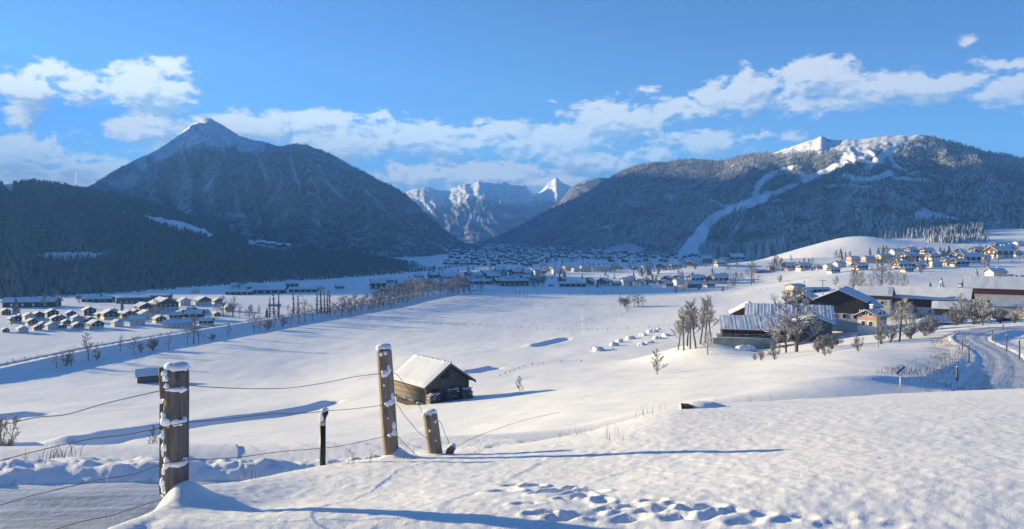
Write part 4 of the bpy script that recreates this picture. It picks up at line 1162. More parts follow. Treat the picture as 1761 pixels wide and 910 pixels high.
# upper barn with the long ribbed roof
farm_house('long dark barn with ribbed snowy roof behind the big frosted tree', 'barn', 1356, 0, 209, -19, 21, 11, 7.6, 2.7, 'darkwood', 'darkwood', zpx(546, 204) - 7.6, name='barn', balcony=False, chimney=False, floors=1, wins=2, side_wins=5, ribs=0.06, group=G_, over=1.0)
# lean-to with open front on red posts
def lean_to():
    r = empty('open_shed', label='open fronted lean-to shed with red posts above the concrete wall', cat='shed', group=G_)
    Y0, Y1 = 190.5, 199.0
    x0, x1 = (1241 - CX) / F * Y0, (1353 - CX) / F * Y0
    ze, zt = zpx(567, Y0), zpx(545.5, Y1)
    zf = zpx(582, Y0)
    r.location = ((x0 + x1) / 2, Y0, zf); r.rotation_euler = (0, 0, R(-13))
    L = x1 - x0
    he, ht = ze - zf, zt - zf
    MB().prism([(-.9, he - .2), (Y1 - Y0, ht), (Y1 - Y0, ht + .18), (-.9, he - .02)], 'x', -L / 2, L / 2).build('roof', M['redwood'], r)
    m = MB(); snow_slab(m, -L / 2 + .05, L / 2 - .05, -.85, he, Y1 - Y0, ht + .2, .3, int(L * 3), 6, 0.035); m.build('roof_snow', M['roofsnow'], r)
    MB().box((0, Y1 - Y0 - .15, ht / 2), (L - .6, .3, ht)).build('back_wall', M['darkwood'], r)
    for sx in (-1, 1): MB().prism([(2.6, 0), (Y1 - Y0 - .35, 0), (Y1 - Y0 - .35, ht - .1), (2.6, he + .5)], 'x', sx * (L / 2 - .5) - .1, sx * (L / 2 - .5) + .1).build('side_wall', M['greywood'], r)
    for i in range(6): MB().box((-L / 2 + .8 + i * (L - 1.6) / 5, .3, he / 2), (.28, .28, he)).build('post', M['redwood'], r)
    MB().box((0, .32, he - .25), (L - .8, .24, .3)).build('beam', M['redwood'], r)
    for i in range(5): MB().box((-L / 2 + 2.2 + i * (L - 4) / 4, 5.5, .8), (2.0, 3.2, 1.6)).box((-L / 2 + 2.2 + i * (L - 4) / 4, 4.2, 1.7), (1.6, 1.0, .5)).build('stored_load', M['greywood'], r)
    MB().box((0, 3.6, -.15), (L + 1.6, 8.6, .3)).build('floor_slab', M['concrete'], r)
    m = MB()
    for i in range(9): m.box((-L / 2 + i * L / 8, -.55, .5), (.08, .08, 1.0))
    m.box((0, -.55, 1.0), (L, .08, .10)).box((0, -.55, .55), (L, .06, .08)); m.build('railing', M['metal'], r)
lean_to()
w0, w1 = (1228 - CX) / F * 188.5, (1334 - CX) / F * 188.5
zt = zpx(583.5, 188.5)
wl = empty('retaining_wall', ((w0 + w1) / 2, 189, zt), R(-11), label='grey green concrete retaining wall below the lean-to shed', cat='wall', group=G_)
nP = 6
for i in range(nP):
    lw = (w1 - w0) / nP
    MB().box(((i - (nP - 1) / 2) * lw, 0, -2.6), (lw - .04, .8, 5.2)).build('panel', M['concrete'], wl)
MB().box((0, -.05, .09), (w1 - w0 + .2, 1.0, .17)).build('coping', M['concrete'], wl)
MB().blob((0, 0, .2), ((w1 - w0) / 2, .5, .16), 24, 6, .03).build('snow_cap', M['roofsnow'], wl, True)
# others
farm_house('red brown gabled wing at the left end of the long barn', 'barn', 1288, 0, 226, 78, 9, 10, 7.0, 2.6, 'redwood', 'redwood', zpx(537, 226) - 7, name='barn', balcony=False, chimney=False, floors=1, wins=1, side_wins=0, group=G_)
farm_house('house with wide blue shaded roof behind the long barn', 'house', 1386, 0, 240, 62, 13, 11, 5.6, 3.0, 'white', 'darkwood', zpx(523, 238) - 5.4, name='house', group=G_)
farm_house('big dark boarded farmhouse with white ground floor', 'house', 1450, 0, 222, 58, 15, 13, 5.8, 2.9, 'white', 'darkwood', zpx(552, 216), name='farmhouse', split=2.3, floors=1, wins=4, balcony=False, group=G_)
farm_house('grey boarded annex with low snowy roof right of the big frosted tree', 'barn', 1398, 0, 196, 68, 7, 9, 3.6, 1.7, 'greywood', 'greywood', zpx(580, 193), name='barn', balcony=False, chimney=False, floors=0, group=G_)
farm_house('white and pink house with sunlit hipped looking roof', 'house', 1500, 0, 190, 38, 5.2, 4.8, 3.5, 1.2, 'white', 'pink', zpx(568, 187), name='house', split=2.3, balcony=False, group=G_, snow=.2, over=.7)
farm_house('long snow roofed barn with dark boards over pale stone', 'barn', 1592, 0, 268, -37, 27, 11, 6.0, 3.3, 'white', 'darkwood', zpx(542, 264), name='barn', split=2.8, floors=1, wins=2, side_wins=6, balcony=False, chimney=False, group=G_)
farm_house('lower snowy roofed wing left of the long stone barn', 'barn', 1503, 0, 268, -32, 11, 9, 4.2, 2.3, 'white', 'brown', zpx(528, 263), name='barn', floors=1, wins=1, side_wins=3, balcony=False, group=G_)
farm_house('large farmhouse with red brown gallery over white walls at the right edge', 'house', 1730, 0, 283, -29, 26, 13, 6.6, 3.6, 'white', 'redwood', zpx(527, 277), name='farmhouse', split=4.2, floors=1, wins=3, side_wins=6, group=G_)
farm_house('small shed with smooth pale blue grey roof by the large farmhouse', 'shed', 1732, 0, 240, -30, 7.4, 5.5, 2.6, 1.3, 'white', 'white', zpx(541, 237), name='shed', floors=0, balcony=False, chimney=False, snow=.06, roofmat='blueroof', group=G_)
farm_house('dark open shed with snowy roof below the long stone barn', 'shed', 1633, 0, 238, -32, 8.0, 5.5, 3.0, 1.5, 'darkwood', 'darkwood', zpx(547, 235), name='shed', floors=0, balcony=False, chimney=False, group=G_)
farm_house('small dark hut with snow roof above the road bend', 'shed', 1622, 0, 207, -36, 5.0, 4.2, 2.2, 1.0, 'darkwood', 'darkwood', zpx(567, 205), name='hut', floors=0, balcony=False, chimney=False, group=G_)
farm_house('low red brown shed half hidden by shrubs beside the road', 'shed', 1742, 0, 205, -36, 7.4, 5.0, 2.0, 0.9, 'redwood', 'redwood', zpx(560, 203), name='shed', floors=0, balcony=False, chimney=False, group=G_)
farm_house('low white outbuilding between the dark farmhouse and the pink house', 'house', 1483, 0, 236, 10, 7.5, 6, 2.6, 1.5, 'white', 'white', zpx(541, 234), name='outbuilding', floors=1, wins=1, side_wins=2, balcony=False, chimney=False, group=G_)
# covered load and small trailer in front of the concrete wall
def tarp_load():
    x, y = (1283 - CX) / F * 183, 183.0
    r = empty('covered_load', (x, y, gz1(x, y)), R(6), 'load under a snow covered tarpaulin in front of the concrete wall', 'covered load')
    m = MB(); prof = [(-1.3, 0), (-1.15, 1.2), (-.6, 1.75), (0, 1.9), (.6, 1.8), (1.1, 1.3), (1.3, 0)]
    n = 9; vs = []; fs = []
    for i in range(n):
        t = i / (n - 1); k = 1 - .12 * abs(math.sin(t * 9)) - (.25 if i in (0, n - 1) else 0)
        for (a, b) in prof: vs.append((-2.3 + 4.6 * t + .1 * math.sin(b * 5 + i), a, b * k + .08 * math.sin(i * 2.3 + a * 3)))
    q = len(prof)
    for i in range(n - 1):
        for j in range(q - 1): fs.append((i * q + j, (i + 1) * q + j, (i + 1) * q + j + 1, i * q + j + 1))
    fs += [tuple(range(q)), tuple((n - 1) * q + j for j in range(q))]
    m.add(vs, fs); m.build('tarpaulin', snowy('blue_grey_tarpaulin', (.12, .15, .20), .35, .25, 1.5, .1), r, True)
    for sx in (-1.4, 1.4):
        MB().tube([(sx, -1.35, .3), (sx, -1.15, .3)], .32, 10).build('wheel', M['darkwood'], r)
    MB().box((0, 0, .35), (4.4, 2.2, .2)).build('bed', M['darkwood'], r)
    x, y = (1258 - CX) / F * 183.5, 183.5
    c = empty('small_cart', (x, y, gz1(x, y)), R(-8), 'small dark cart with snow on it left of the covered load', 'cart')
    MB().prism([(-.7, .35), (.7, .35), (.85, 1.0), (-.85, 1.0)], 'x', -.95, .95).build('body', M['darkwood'], c)
    for sx in (-.6, .6):
        for sy in (-.75, .65): MB().tube([(sx, sy, .28), (sx, sy + .12, .28)], .28, 10).build('wheel', M['darkwood'], c)
    MB().blob((0, 0, 1.0), (.85, .75, .22), 12, 6, .08).build('snow_cover', M['roofsnow'], c, True)
    MB().tube([(-.95, 0, .5), (-1.8, 0, .3)], .05, 5).build('drawbar', M['metal'], c)
tarp_load()
# poles
def pole(px, pb, pt, Y, label, arm=False):
    x = (px - CX) / F * Y; zb = gz1(x, Y); zt = zpx(pt, Y)
    o = empty('utility_pole', (x, Y, zb), label=label, cat='utility pole', group='utility poles of the farm')
    MB().tube([(0, 0, -1), (0, 0, zt - zb)], [.16, .11], 8).build('shaft', M['greywood'], o)
    if arm:
        MB().box((0, 0, zt - zb - .4), (2.4, .14, .14)).build('crossarm', M['greywood'], o)
        for k in (-1, 0, 1): MB().tube([(k, 0, zt - zb - .33), (k, 0, zt - zb - .1)], .06, 6).build('insulator', M['frame'], o)
pole(1383, 515, 483, 236, 'plain wooden pole above the blue shaded roof')
pole(1415, 512, 481, 262, 'wooden pole with crossarm behind the farm roofs', True)
# lattice mast on the hill
x, y, z = on_hill(132, 324)
o = empty('transmission_mast', (x, y, z + 6), label='slim lattice mast on the crest of the dark left hill', cat='mast')
m = MB()
for a in range(3):
    c, s = math.cos(a * 2.094), math.sin(a * 2.094)
    m.tube([(1.4 * c, 1.4 * s, 0), (.4 * c, .4 * s, 26)], .16, 4)
m.build('legs', M['metal'], o)
m = MB()
for k in range(10):
    z0 = k * 2.6; r0 = 1.4 - z0 / 26; r1 = 1.4 - (z0 + 2.6) / 26
    for a in range(3):
        m.tube([(r0 * math.cos(a * 2.094), r0 * math.sin(a * 2.094), z0), (r1 * math.cos(a * 2.094 + 2.094), r1 * math.sin(a * 2.094 + 2.094), z0 + 2.6)], .09, 3, False)
m.build('bracing', M['metal'], o)
MB().box((0, 0, 20), (4.5, .25, .25)).box((0, 0, 23.5), (3.0, .25, .25)).build('crossarm', M['metal'], o)
# ------------------------------------------------------------------ trees that can be told apart
M['bark'] = snowy('grey_brown_bark', (0.105, 0.085, 0.07), 0.65, 0.25, 1.5, 0.2, patch=0.4)
M['twigs'] = snowy('frosted_twigs', (0.17, 0.145, 0.125), 0.22, 0.5, 1.5, 0.2, snow=(0.66, 0.67, 0.70), patch=0.4)
M['twigs_brown'] = snowy('brown_twigs', (0.19, 0.15, 0.12), 0.48, 0.4, 1.5, 0.2, patch=0.4)
M['twigs_white'] = snowy('snow_laden_twigs', (0.16, 0.13, 0.11), 0.15, 0.5, 1.5, 0.2, snow=(0.78, 0.79, 0.82), patch=0.4)

def bare_meshes(key, seed, h=1.0, trunk_r=0.022, clear=0.22, limbs=11, sub=6, twig=4, spread=0.42, up=0.55, lean=0.0, tr=0.0022, multi=1, droop=0.0):
    """unit-height leafless tree: (trunk mesh builder, crown mesh builder)"""
    rnd = random.Random(seed)
    T, Cc = MB(), MB()
    def grow(p, d, ln, r, lvl, mb, segs=3, wob=0.18):
        pts = [p]; rad = [r]
        for i in range(segs):
            d = (d + Vector((rnd.uniform(-wob, wob), rnd.uniform(-wob, wob), rnd.uniform(-wob, wob) * .6 + (0.10 if lvl < 3 else 0.0) - droop * .1 * lvl))).normalized()
            p = p + d * (ln / segs); pts.append(p); rad.append(r * (1 - .78 * (i + 1) / segs) + tr * .5)
        mb.tube(pts, rad, 5 if lvl == 0 else (4 if lvl == 1 else 3), False)
        return pts, d
    for mi in range(multi):
        a0 = rnd.uniform(0, 6.28)
        d0 = Vector((lean + (0.35 * math.cos(a0) if multi > 1 else 0), 0.35 * math.sin(a0) if multi > 1 else 0, 1)).normalized()
        hh = h * (rnd.uniform(.75, 1) if multi > 1 else 1.0)
        pts, _ = grow(Vector((0.02 * mi, 0.01 * mi, -.03)), d0, hh * .97, trunk_r, 0, T, 6, 0.06)
        for k in range(limbs):
            t = clear + (1 - clear) * (k + rnd.random() * .8) / limbs
            i = min(int(t * 6), 5); f = t * 6 - i
            p = pts[i].lerp(pts[i + 1], f)
            a = k * 2.4 + rnd.uniform(-.5, .5)
            ln = h * spread * (1.12 - 0.75 * t) * rnd.uniform(.75, 1.15) * (1 if multi == 1 else .7)
            uu = up * (0.5 + 1.1 * t)
            q, dd = grow(p, Vector((math.cos(a), math.sin(a), uu)).normalized(), ln, max(tr * 1.6, trunk_r * .42 * (1.05 - t)), 1, T, 4, .2)
            for s in range(sub):
                tt = .25 + .75 * (s + rnd.random()) / sub
                ii = min(int(tt * 4), 3); pp = q[ii].lerp(q[ii + 1], tt * 4 - ii)
                v = (q[ii + 1] - q[ii]).normalized()
                side = Vector((rnd.uniform(-1, 1), rnd.uniform(-1, 1), rnd.uniform(-.2, .9))).normalized()
                q2, d2 = grow(pp, (v * .7 + side * .8).normalized(), ln * .5 * (1.15 - tt * .6), tr * 1.35, 2, Cc, 3, .25)
                for w in range(twig):
                    t3 = .2 + .8 * (w + rnd.random()) / twig
                    i3 = min(int(t3 * 3), 2); p3 = q2[i3].lerp(q2[i3 + 1], t3 * 3 - i3)
                    side = Vector((rnd.uniform(-1, 1), rnd.uniform(-1, 1), rnd.uniform(-.3 - droop, .9 - droop))).normalized()
                    grow(p3, (d2 * .5 + side).normalized(), ln * .24, tr, 3, Cc, 2, .3)
    return T, Cc

TREE = {}
def tree_proto(key, kw, trunk_m, crown_m, name):
    T, Cc = bare_meshes(key, **kw)
    TREE[key] = (T.mesh(key + '_trunk', M[trunk_m]), Cc.mesh(key + '_crown', M[crown_m]), name)
tree_proto('round', dict(seed=1, limbs=14, sub=7, twig=5, spread=.44, clear=.2, tr=.0026), 'bark', 'twigs', 'bare_tree')
tree_proto('round2', dict(seed=2, limbs=14, sub=7, twig=5, spread=.40, clear=.18, tr=.0026, lean=.05), 'bark', 'twigs', 'bare_tree')
tree_proto('clump', dict(seed=3, limbs=14, sub=7, twig=5, spread=.34, clear=.30, up=.8, tr=.0026, trunk_r=.018), 'bark', 'twigs', 'bare_tree')
tree_proto('clump2', dict(seed=4, limbs=14, sub=7, twig=5, spread=.32, clear=.34, up=.8, tr=.0026, trunk_r=.016, lean=-.06), 'bark', 'twigs', 'bare_tree')
tree_proto('frost', dict(seed=5, limbs=16, sub=8, twig=5, spread=.62, clear=.12, up=.45, tr=.0034, trunk_r=.030), 'bark', 'twigs_white', 'frosted_tree')
tree_proto('poplar', dict(seed=6, limbs=26, sub=4, twig=3, spread=.11, clear=.05, up=2.0, tr=.0058, trunk_r=.018), 'bark', 'twigs', 'poplar')
tree_proto('hedge', dict(seed=7, limbs=14, sub=6, twig=5, spread=.5, clear=.06, up=.7, tr=.0050), 'bark', 'twigs_brown', 'bare_tree')
tree_proto('hedge2', dict(seed=8, limbs=14, sub=6, twig=5, spread=.46, clear=.10, up=.8, tr=.0050, lean=.06), 'bark', 'twigs_brown', 'bare_tree')
tree_proto('river', dict(seed=9, limbs=12, sub=6, twig=4, spread=.42, clear=.2, up=.6, tr=.0036), 'bark', 'twigs', 'bare_tree')
tree_proto('shrub', dict(seed=12, limbs=6, sub=5, twig=4, spread=.6, clear=.1, up=.9, tr=.0046, trunk_r=.012, multi=6), 'bark', 'twigs', 'shrub')
tree_proto('bush', dict(seed=13, limbs=7, sub=6, twig=6, spread=.9, clear=.04, up=.7, tr=.0060, trunk_r=.012, multi=7), 'bark', 'twigs_white', 'bush')
tree_proto('sapling', dict(seed=14, limbs=14, sub=5, twig=4, spread=.40, clear=.08, up=.55, tr=.0065, trunk_r=.016), 'bark', 'twigs_brown', 'sapling')
def conifer_tree(key, seed, slim, mat):
    m = conifer_mb(8, 9, seed, slim)
    T = MB().tube([(0, 0, -.06), (0, 0, .5)], [.025, .012], 6)
    TREE[key] = (T.mesh(key + '_trunk', M['bark']), m.mesh(key + '_crown', M[mat]), 'conifer')
conifer_tree('fir', 21, .19, 'conifer'); conifer_tree('fir2', 22, .26, 'conifer'); conifer_tree('frost_fir', 23, .26, 'conifer_frost')

def plant(kind, px, py, hpx, label, cat='tree', group=None, y0=12.0, Y=None, wide=1.0, tone=None, sink=.05):
    if Y is None: x, y = hit(px, py, y0)
    else: x, y = (px - CX) / F * Y, Y
    s = hpx * y / F
    tm, cm, nm = TREE[kind]
    r = empty(nm, (x, y, gz1(x, y) - sink), random.uniform(0, 6.28), label, cat, group)
    r.scale = (s * wide, s * wide, s)
    link('trunk' if nm not in ('shrub', 'bush') else 'stems', tm, r); link('crown', cm, r)
    return r

def row_of(kind_list, items, label, cat, group, **kw):
    items = sorted(items)
    for i, it in enumerate(items):
        px, py, h = it[:3]
        k = it[3] if len(it) > 3 else kind_list[i % len(kind_list)]
        plant(k, px, py, h, label % (ORD[i] if i < len(ORD) else '%d%s' % (i + 1, {1: 'st', 2: 'nd', 3: 'rd'}.get((i + 1) % 10, 'th'))), cat, group, **kw)

# along the river embankment
row_of(['river', 'round', 'round2'], [(97, 634, 26), (112, 631, 26, 'shrub'), (122, 630, 28), (152, 622, 46), (166, 620, 20, 'shrub'), (207, 608, 28, 'clump'), (230, 610, 30), (243, 607, 20, 'shrub'), (263, 603, 20, 'bush'), (290, 602, 26), (322, 594, 36, 'clump'), (333, 592, 52, 'clump'), (342, 591, 30), (365, 586, 12, 'bush'), (392, 582, 26),
       (437, 572, 34), (447, 570, 26), (460, 568, 18, 'bush'), (472, 565, 26), (485, 562, 22, 'shrub'), (500, 558, 26), (514, 556, 34), (525, 554, 38), (538, 551, 26)],
       'bare tree on the river embankment, %s from the left', 'tree', 'bare trees along the embankment', y0=230)
row_of(['hedge', 'hedge2'], [(575, 543, 20), (588, 543, 32), (598, 541, 28), (612, 538, 30), (622, 536, 24), (633, 534, 28), (643, 532, 28), (651, 530, 34), (660, 528, 32), (668, 526, 36), (677, 524, 34), (685, 522, 34), (693, 520, 36), (702, 517, 34), (710, 515, 36), (718, 513, 32), (727, 511, 34), (736, 510, 30), (746, 508, 26), (757, 507, 30), (770, 508, 26), (779, 507, 30), (788, 506, 32), (798, 506, 30), (808, 505, 24), (826, 503, 20), (700, 521, 24), (672, 529, 22), (640, 536, 20), (604, 542, 22)],
       'brown leafless tree of the hedge along the embankment, %s from the left', 'tree', 'brown hedge of trees along the embankment', y0=330, wide=1.15)
row_of(['poplar'], [(464, 546, 38), (471, 545, 42), (479, 548, 46), (505, 542, 40), (513, 542, 36), (545, 541, 44), (552, 541, 44), (558, 541, 40), (563, 541, 42), (567, 541, 44)],
       'tall narrow bare poplar, %s from the left', 'tree', 'row of narrow poplars', y0=385, wide=1.5)
row_of(['round', 'clump', 'hedge'], [(412, 548, 20), (429, 548, 22), (445, 547, 22), (459, 547, 20, 'fir'), (400, 545, 24), (432, 543, 18), (495, 538, 14)], 'leafless tree near the poplars, %s from the left', 'tree', 'trees near the poplars', y0=385)
row_of(['hedge', 'round'], [(401, 544, 34), (384, 545, 34), (372, 540, 20), (270, 552, 34), (322, 548, 20), (210, 536, 22, 'fir'), (272, 527, 20, 'fir2'), (75, 530, 22), (100, 528, 26), (27, 545, 34, 'fir2'), (412, 499, 16), (420, 498, 18), (136, 522, 16), (20, 560, 16)], 'dark tree among the roofs of the village by the river, %s from the left', 'tree', 'trees in the village by the river', y0=385)
row_of(['hedge'], [(516, 511, 5), (520, 512, 5), (630, 513, 7), (649, 514, 7)], 'tiny bush in the shaded field, %s from the left', 'bush', 'bushes in the shaded field', y0=395)
# mid valley
row_of(['fir', 'hedge', 'fir2'], [(776, 502, 16, 'fir'), (779, 487, 10, 'fir'), (806, 481, 20, 'hedge'), (830, 476, 12, 'fir'), (867, 478, 16, 'hedge'), (896, 489, 14, 'hedge'), (915, 492, 22, 'hedge'), (925, 492, 22, 'hedge'), (934, 492, 24, 'hedge2'), (850, 480, 14, 'fir'), (940, 470, 14, 'hedge'), (970, 478, 16, 'fir'), (862, 512, 11, 'round'), (886, 509, 11, 'round'), (894, 511, 13, 'clump'), (901, 511, 12, 'clump'), (907, 511, 10, 'clump'), (923, 507, 8, 'round'), (980, 512, 9, 'clump')],
       'small tree in the shaded middle of the valley, %s from the left', 'tree', 'trees in the shaded mid valley', y0=480)
row_of(['fir2', 'fir', 'hedge'], [(1003, 463, 12), (1012, 463, 13, 'hedge'), (1021, 462, 11), (1030, 464, 12), (1040, 463, 10, 'hedge'), (1052, 466, 14), (1058, 466, 15), (1082, 462, 10, 'hedge'), (1090, 461, 13, 'hedge'), (1103, 476, 18, 'fir2'), (1112, 473, 22, 'fir'), (1117, 475, 20, 'fir2'), (1122, 461, 10), (1138, 460, 14, 'hedge'), (1145, 461, 10, 'fir'), (1179, 462, 14, 'fir'), (1217, 448, 10, 'fir'), (1140, 447, 8), (1008, 507, 9, 'clump'), (1012, 506, 9, 'clump'), (1029, 506, 8, 'clump'), (1040, 506, 8, 'clump'), (1052, 506, 8, 'clump'), (1063, 505, 8, 'clump'), (1069, 504, 8, 'clump')],
       'small tree in the sunlit middle of the valley, %s from the left', 'tree', 'trees in the sunlit mid valley', y0=480)
row_of(['round'], [(1264, 491, 22, 'hedge'), (1292, 490, 42, 'round'), (1276, 484, 14, 'hedge2'), (1175, 503, 14, 'frost'), (1163, 505, 14, 'shrub'), (1243, 503, 12, 'shrub'), (1251, 503, 12, 'clump'), (1202, 499, 8, 'bush'), (1340, 486, 14, 'shrub')],
       'leafless tree beside the cluster under the snowy ridge, %s from the left', 'tree', 'trees beside the cluster under the ridge', y0=480)
row_of(['hedge', 'fir', 'fir2'], [(1336, 466, 26, 'hedge'), (1345, 466, 22, 'hedge2'), (1330, 466, 20, 'hedge'), (1361, 455, 16, 'clump'), (1375, 456, 10, 'fir'), (1383, 456, 14, 'fir'), (1391, 456, 13, 'fir2'), (1397, 455, 11, 'hedge'), (1378, 421, 9, 'round'), (1411, 415, 14, 'fir'), (1399, 413, 7, 'fir2'), (1395, 466, 12, 'fir2'), (1420, 462, 10, 'fir')],
       'tree on or below the snowy knoll, %s from the left', 'tree', 'trees around the knoll', y0=600)
row_of(['fir', 'fir2'], [(1446, 448, 22), (1454, 447, 16), (1438, 446, 14, 'hedge'), (1462, 445, 12, 'hedge'), (1496, 440, 16), (1510, 440, 14), (1519, 440, 20), (1524, 439, 18, 'fir2'), (1544, 439, 14, 'hedge'), (1596, 437, 12), (1617, 441, 18), (1624, 441, 16), (1632, 441, 20), (1636, 444, 14), (1689, 439, 16), (1703, 445, 14), (1595, 460, 20, 'fir'), (1587, 456, 12, 'fir'), (1688, 451, 12, 'fir2'), (1758, 445, 12, 'fir2'), (1531, 466, 20, 'round'), (1566, 450, 14, 'hedge'), (1740, 457, 10, 'clump'), (1585, 470, 14, 'shrub')],
       'tree of the hillside village, %s from the left', 'tree', 'trees of the hillside village', y0=500)
row_of(['fir'], [(1660, 454, 18, 'fir'), (1716, 455, 13, 'clump'), (1513, 440, 15, 'round'), (1724, 444, 11, 'frost_fir'), (1564, 455, 16, 'hedge'), (1546, 459, 16, 'fir2'), (1696, 437, 17, 'fir2'), (1534, 461, 10, 'fir2'), (1699, 460, 12, 'fir2'), (1574, 461, 18, 'clump'), (1661, 440, 13, 'round'), (1577, 445, 12, 'fir2'), (1568, 445, 10, 'frost_fir'), (1674, 444, 14, 'hedge'), (1711, 447, 15, 'fir2'), (1624, 454, 10, 'hedge'), (1751, 435, 15, 'round'), (1504, 457, 15, 'round'), (1649, 435, 10, 'clump'), (1546, 461, 13, 'fir'), (1694, 459, 17, 'hedge'), (1632, 459, 14, 'round'), (1527, 456, 15, 'hedge'), (1509, 461, 11, 'fir2'), (1587, 452, 12, 'hedge'), (1571, 454, 11, 'hedge'), (1676, 443, 11, 'clump'), (1538, 454, 17, 'fir2'), (1685, 437, 18, 'round'), (1508, 456, 15, 'hedge'), (1617, 446, 10, 'clump'), (1508, 449, 13, 'fir2'), (1753, 449, 12, 'clump'), (1731, 445, 12, 'round'), (1174, 454, 12, 'hedge'), (1128, 487, 13, 'fir2'), (1295, 469, 12, 'hedge'), (1195, 463, 12, 'fir2'), (1122, 483, 13, 'fir2'), (1225, 470, 11, 'fir2'), (1117, 462, 15, 'hedge'), (1112, 482, 11, 'fir'), (1251, 465, 14, 'hedge'), (1267, 462, 14, 'hedge'), (1291, 464, 10, 'fir'), (1194, 481, 11, 'hedge'), (1192, 483, 14, 'hedge'), (1169, 476, 14, 'round'), (1170, 484, 15, 'round'), (1295, 488, 13, 'fir2')], 'tree mixed among the far roofs, %s from the left', 'tree', 'trees among the far roofs', y0=480)
# the copse in the white field
row_of(['bush', 'round', 'round2'], [(1067, 527, 18, 'round'), (1073, 528, 16, 'bush'), (1082, 527, 20, 'round2'), (1091, 528, 22, 'round'), (1098, 528, 22, 'round2'), (1105, 528, 20, 'round'), (1078, 538, 15, 'round')], 'tree of the lonely copse in the white field, %s from the left', 'tree', 'copse in the white field', y0=300, wide=1.15)
# the clump left of the farm and the farm trees
row_of(['clump', 'clump2'], [(1166, 602, 62, 'clump2'), (1176, 603, 72), (1187, 601, 78), (1197, 600, 82, 'clump2'), (1204, 592, 78), (1213, 590, 76), (1224, 588, 74, 'clump2'), (1182, 596, 70)], 'tall leafless tree of the clump left of the farm, %s from the left', 'tree', 'clump of tall bare trees left of the farm', y0=120, wide=1.25)
plant('frost', 1370, 617, 98, 'large frosted tree with snow laden boughs in front of the farm', Y=150, wide=1.15)
plant('frost', 1352, 617, 62, 'lower frosted tree leaning against the large frosted one', Y=152, wide=1.0)
plant('round', 1217, 627, 44, 'small bare tree in front of the concrete wall corner', Y=140, wide=.9)
plant('sapling', 1130, 634, 44, 'brown leafed young tree alone on the slope left of the farm', Y=118, wide=1.0)
plant('round2', 1546, 588, 74, 'dark branched tree between the pink house and the long barn', Y=140, wide=1.15)
plant('frost', 1560, 585, 62, 'snow dusted tree right of the dark branched tree', Y=160, wide=.8)
plant('clump2', 1511, 598, 66, 'slender leaning trunk below the pink house', Y=118, wide=.45)
row_of(['bush'], [(1418, 604, 26), (1432, 600, 26), (1408, 606, 18)], 'round snow covered bush at the edge of the farmyard, %s from the left', 'bush', 'round snowy bushes by the farmyard', y0=120)
row_of(['shrub'], [(1478, 604, 28, 'shrub'), (1530, 590, 36, 'shrub'), (1518, 592, 30, 'shrub'), (1568, 583, 22, 'bush'), (1588, 578, 26, 'bush'), (1308, 620, 22, 'shrub'), (1335, 618, 30, 'shrub'), (1296, 620, 14, 'shrub'), (1420, 612, 14, 'shrub'), (1428, 610, 12, 'shrub')], 'leafless shrub along the brow below the farm, %s from the left', 'shrub', 'shrubs along the brow', y0=90)
row_of(['round', 'clump', 'frost'], [(1468, 512, 52, 'clump'), (1476, 512, 50, 'round'), (1484, 512, 44, 'round2'), (1466, 520, 34, 'frost_fir'), (1516, 507, 50, 'frost'), (1542, 503, 36, 'round'), (1553, 504, 34, 'round2'), (1600, 498, 14, 'fir2'), (1619, 499, 24, 'frost_fir'), (1679, 486, 26, 'frost_fir'), (1667, 497, 18, 'clump'), (1438, 492, 16, 'hedge'), (1350, 523, 26, 'shrub'), (1361, 520, 22, 'shrub'), (1426, 566, 28, 'frost_fir'), (1436, 567, 22, 'frost_fir')], 'tree standing among the farm buildings, %s from the left', 'tree', 'trees among the farm buildings', y0=150)
row_of(['frost', 'bush', 'round'], [(1655, 556, 46, 'frost'), (1672, 558, 40, 'bush'), (1690, 560, 46, 'round'), (1703, 556, 30, 'frost'), (1642, 560, 30, 'bush'), (1602, 572, 28, 'bush'), (1723, 556, 24, 'bush'), (1745, 556, 20, 'bush'), (1758, 556, 26, 'frost'), (1573, 560, 32, 'frost'), (1684, 545, 34, 'frost')], 'frosted tree or shrub of the farm gardens, %s from the left', 'tree', 'frosted garden trees by the road', y0=140)
# right foreground shrubs at the foot of the knoll and on the slope
plant('shrub', 6, 808, 100, 'tall bare bush at the left edge beyond the road', 'bush', Y=22, wide=.9)
plant('sapling', 263, 776, 50, 'thin leafless sapling just left of the large fence post', 'sapling', Y=42, wide=.55)
plant('sapling', 893, 659, 28, 'little frosted shrub to the right of the log barn', 'shrub', Y=112, wide=.7)
# ------------------------------------------------------------------ fence in the foreground
def wood_mat(name, dark, light, grain=26.0, crack=0.5):
    m, t, b = new_mat(name)
    tc = t.new('ShaderNodeTexCoord')
    mp = t.new('ShaderNodeMapping'); mp.inputs['Scale'].default_value = (1, 1, 0.07); t.l.new(tc.outputs['Object'], mp.inputs[0])
    g = t.noise(mp.outputs[0], grain, 6, 0.7, 0.4)
    mp2 = t.new('ShaderNodeMapping'); mp2.inputs['Scale'].default_value = (1, 1, 0.3); t.l.new(tc.outputs['Object'], mp2.inputs[0])
    f = t.noise(mp2.outputs[0], 14, 5, 0.7)
    c = t.mix(t.ramp(g, .3, .7), dark, light)
    c = t.mix(t.ramp(f, .58, .72), c, tuple(x * .35 for x in dark))
    t.l.new(c, b.inputs['Base Color']); b.inputs['Roughness'].default_value = .85
    bn = t.new('ShaderNodeBump'); bn.inputs['Strength'].default_value = .9; bn.inputs['Distance'].default_value = .012
    t.l.new(t.math('ADD', g, t.math('MULTIPLY', f, .7)), bn.inputs['Height']); t.l.new(bn.outputs[0], b.inputs['Normal'])
    return m
M['post_grey'] = wood_mat('weathered_grey_post_wood', (.085, .072, .063), (.19, .17, .155))
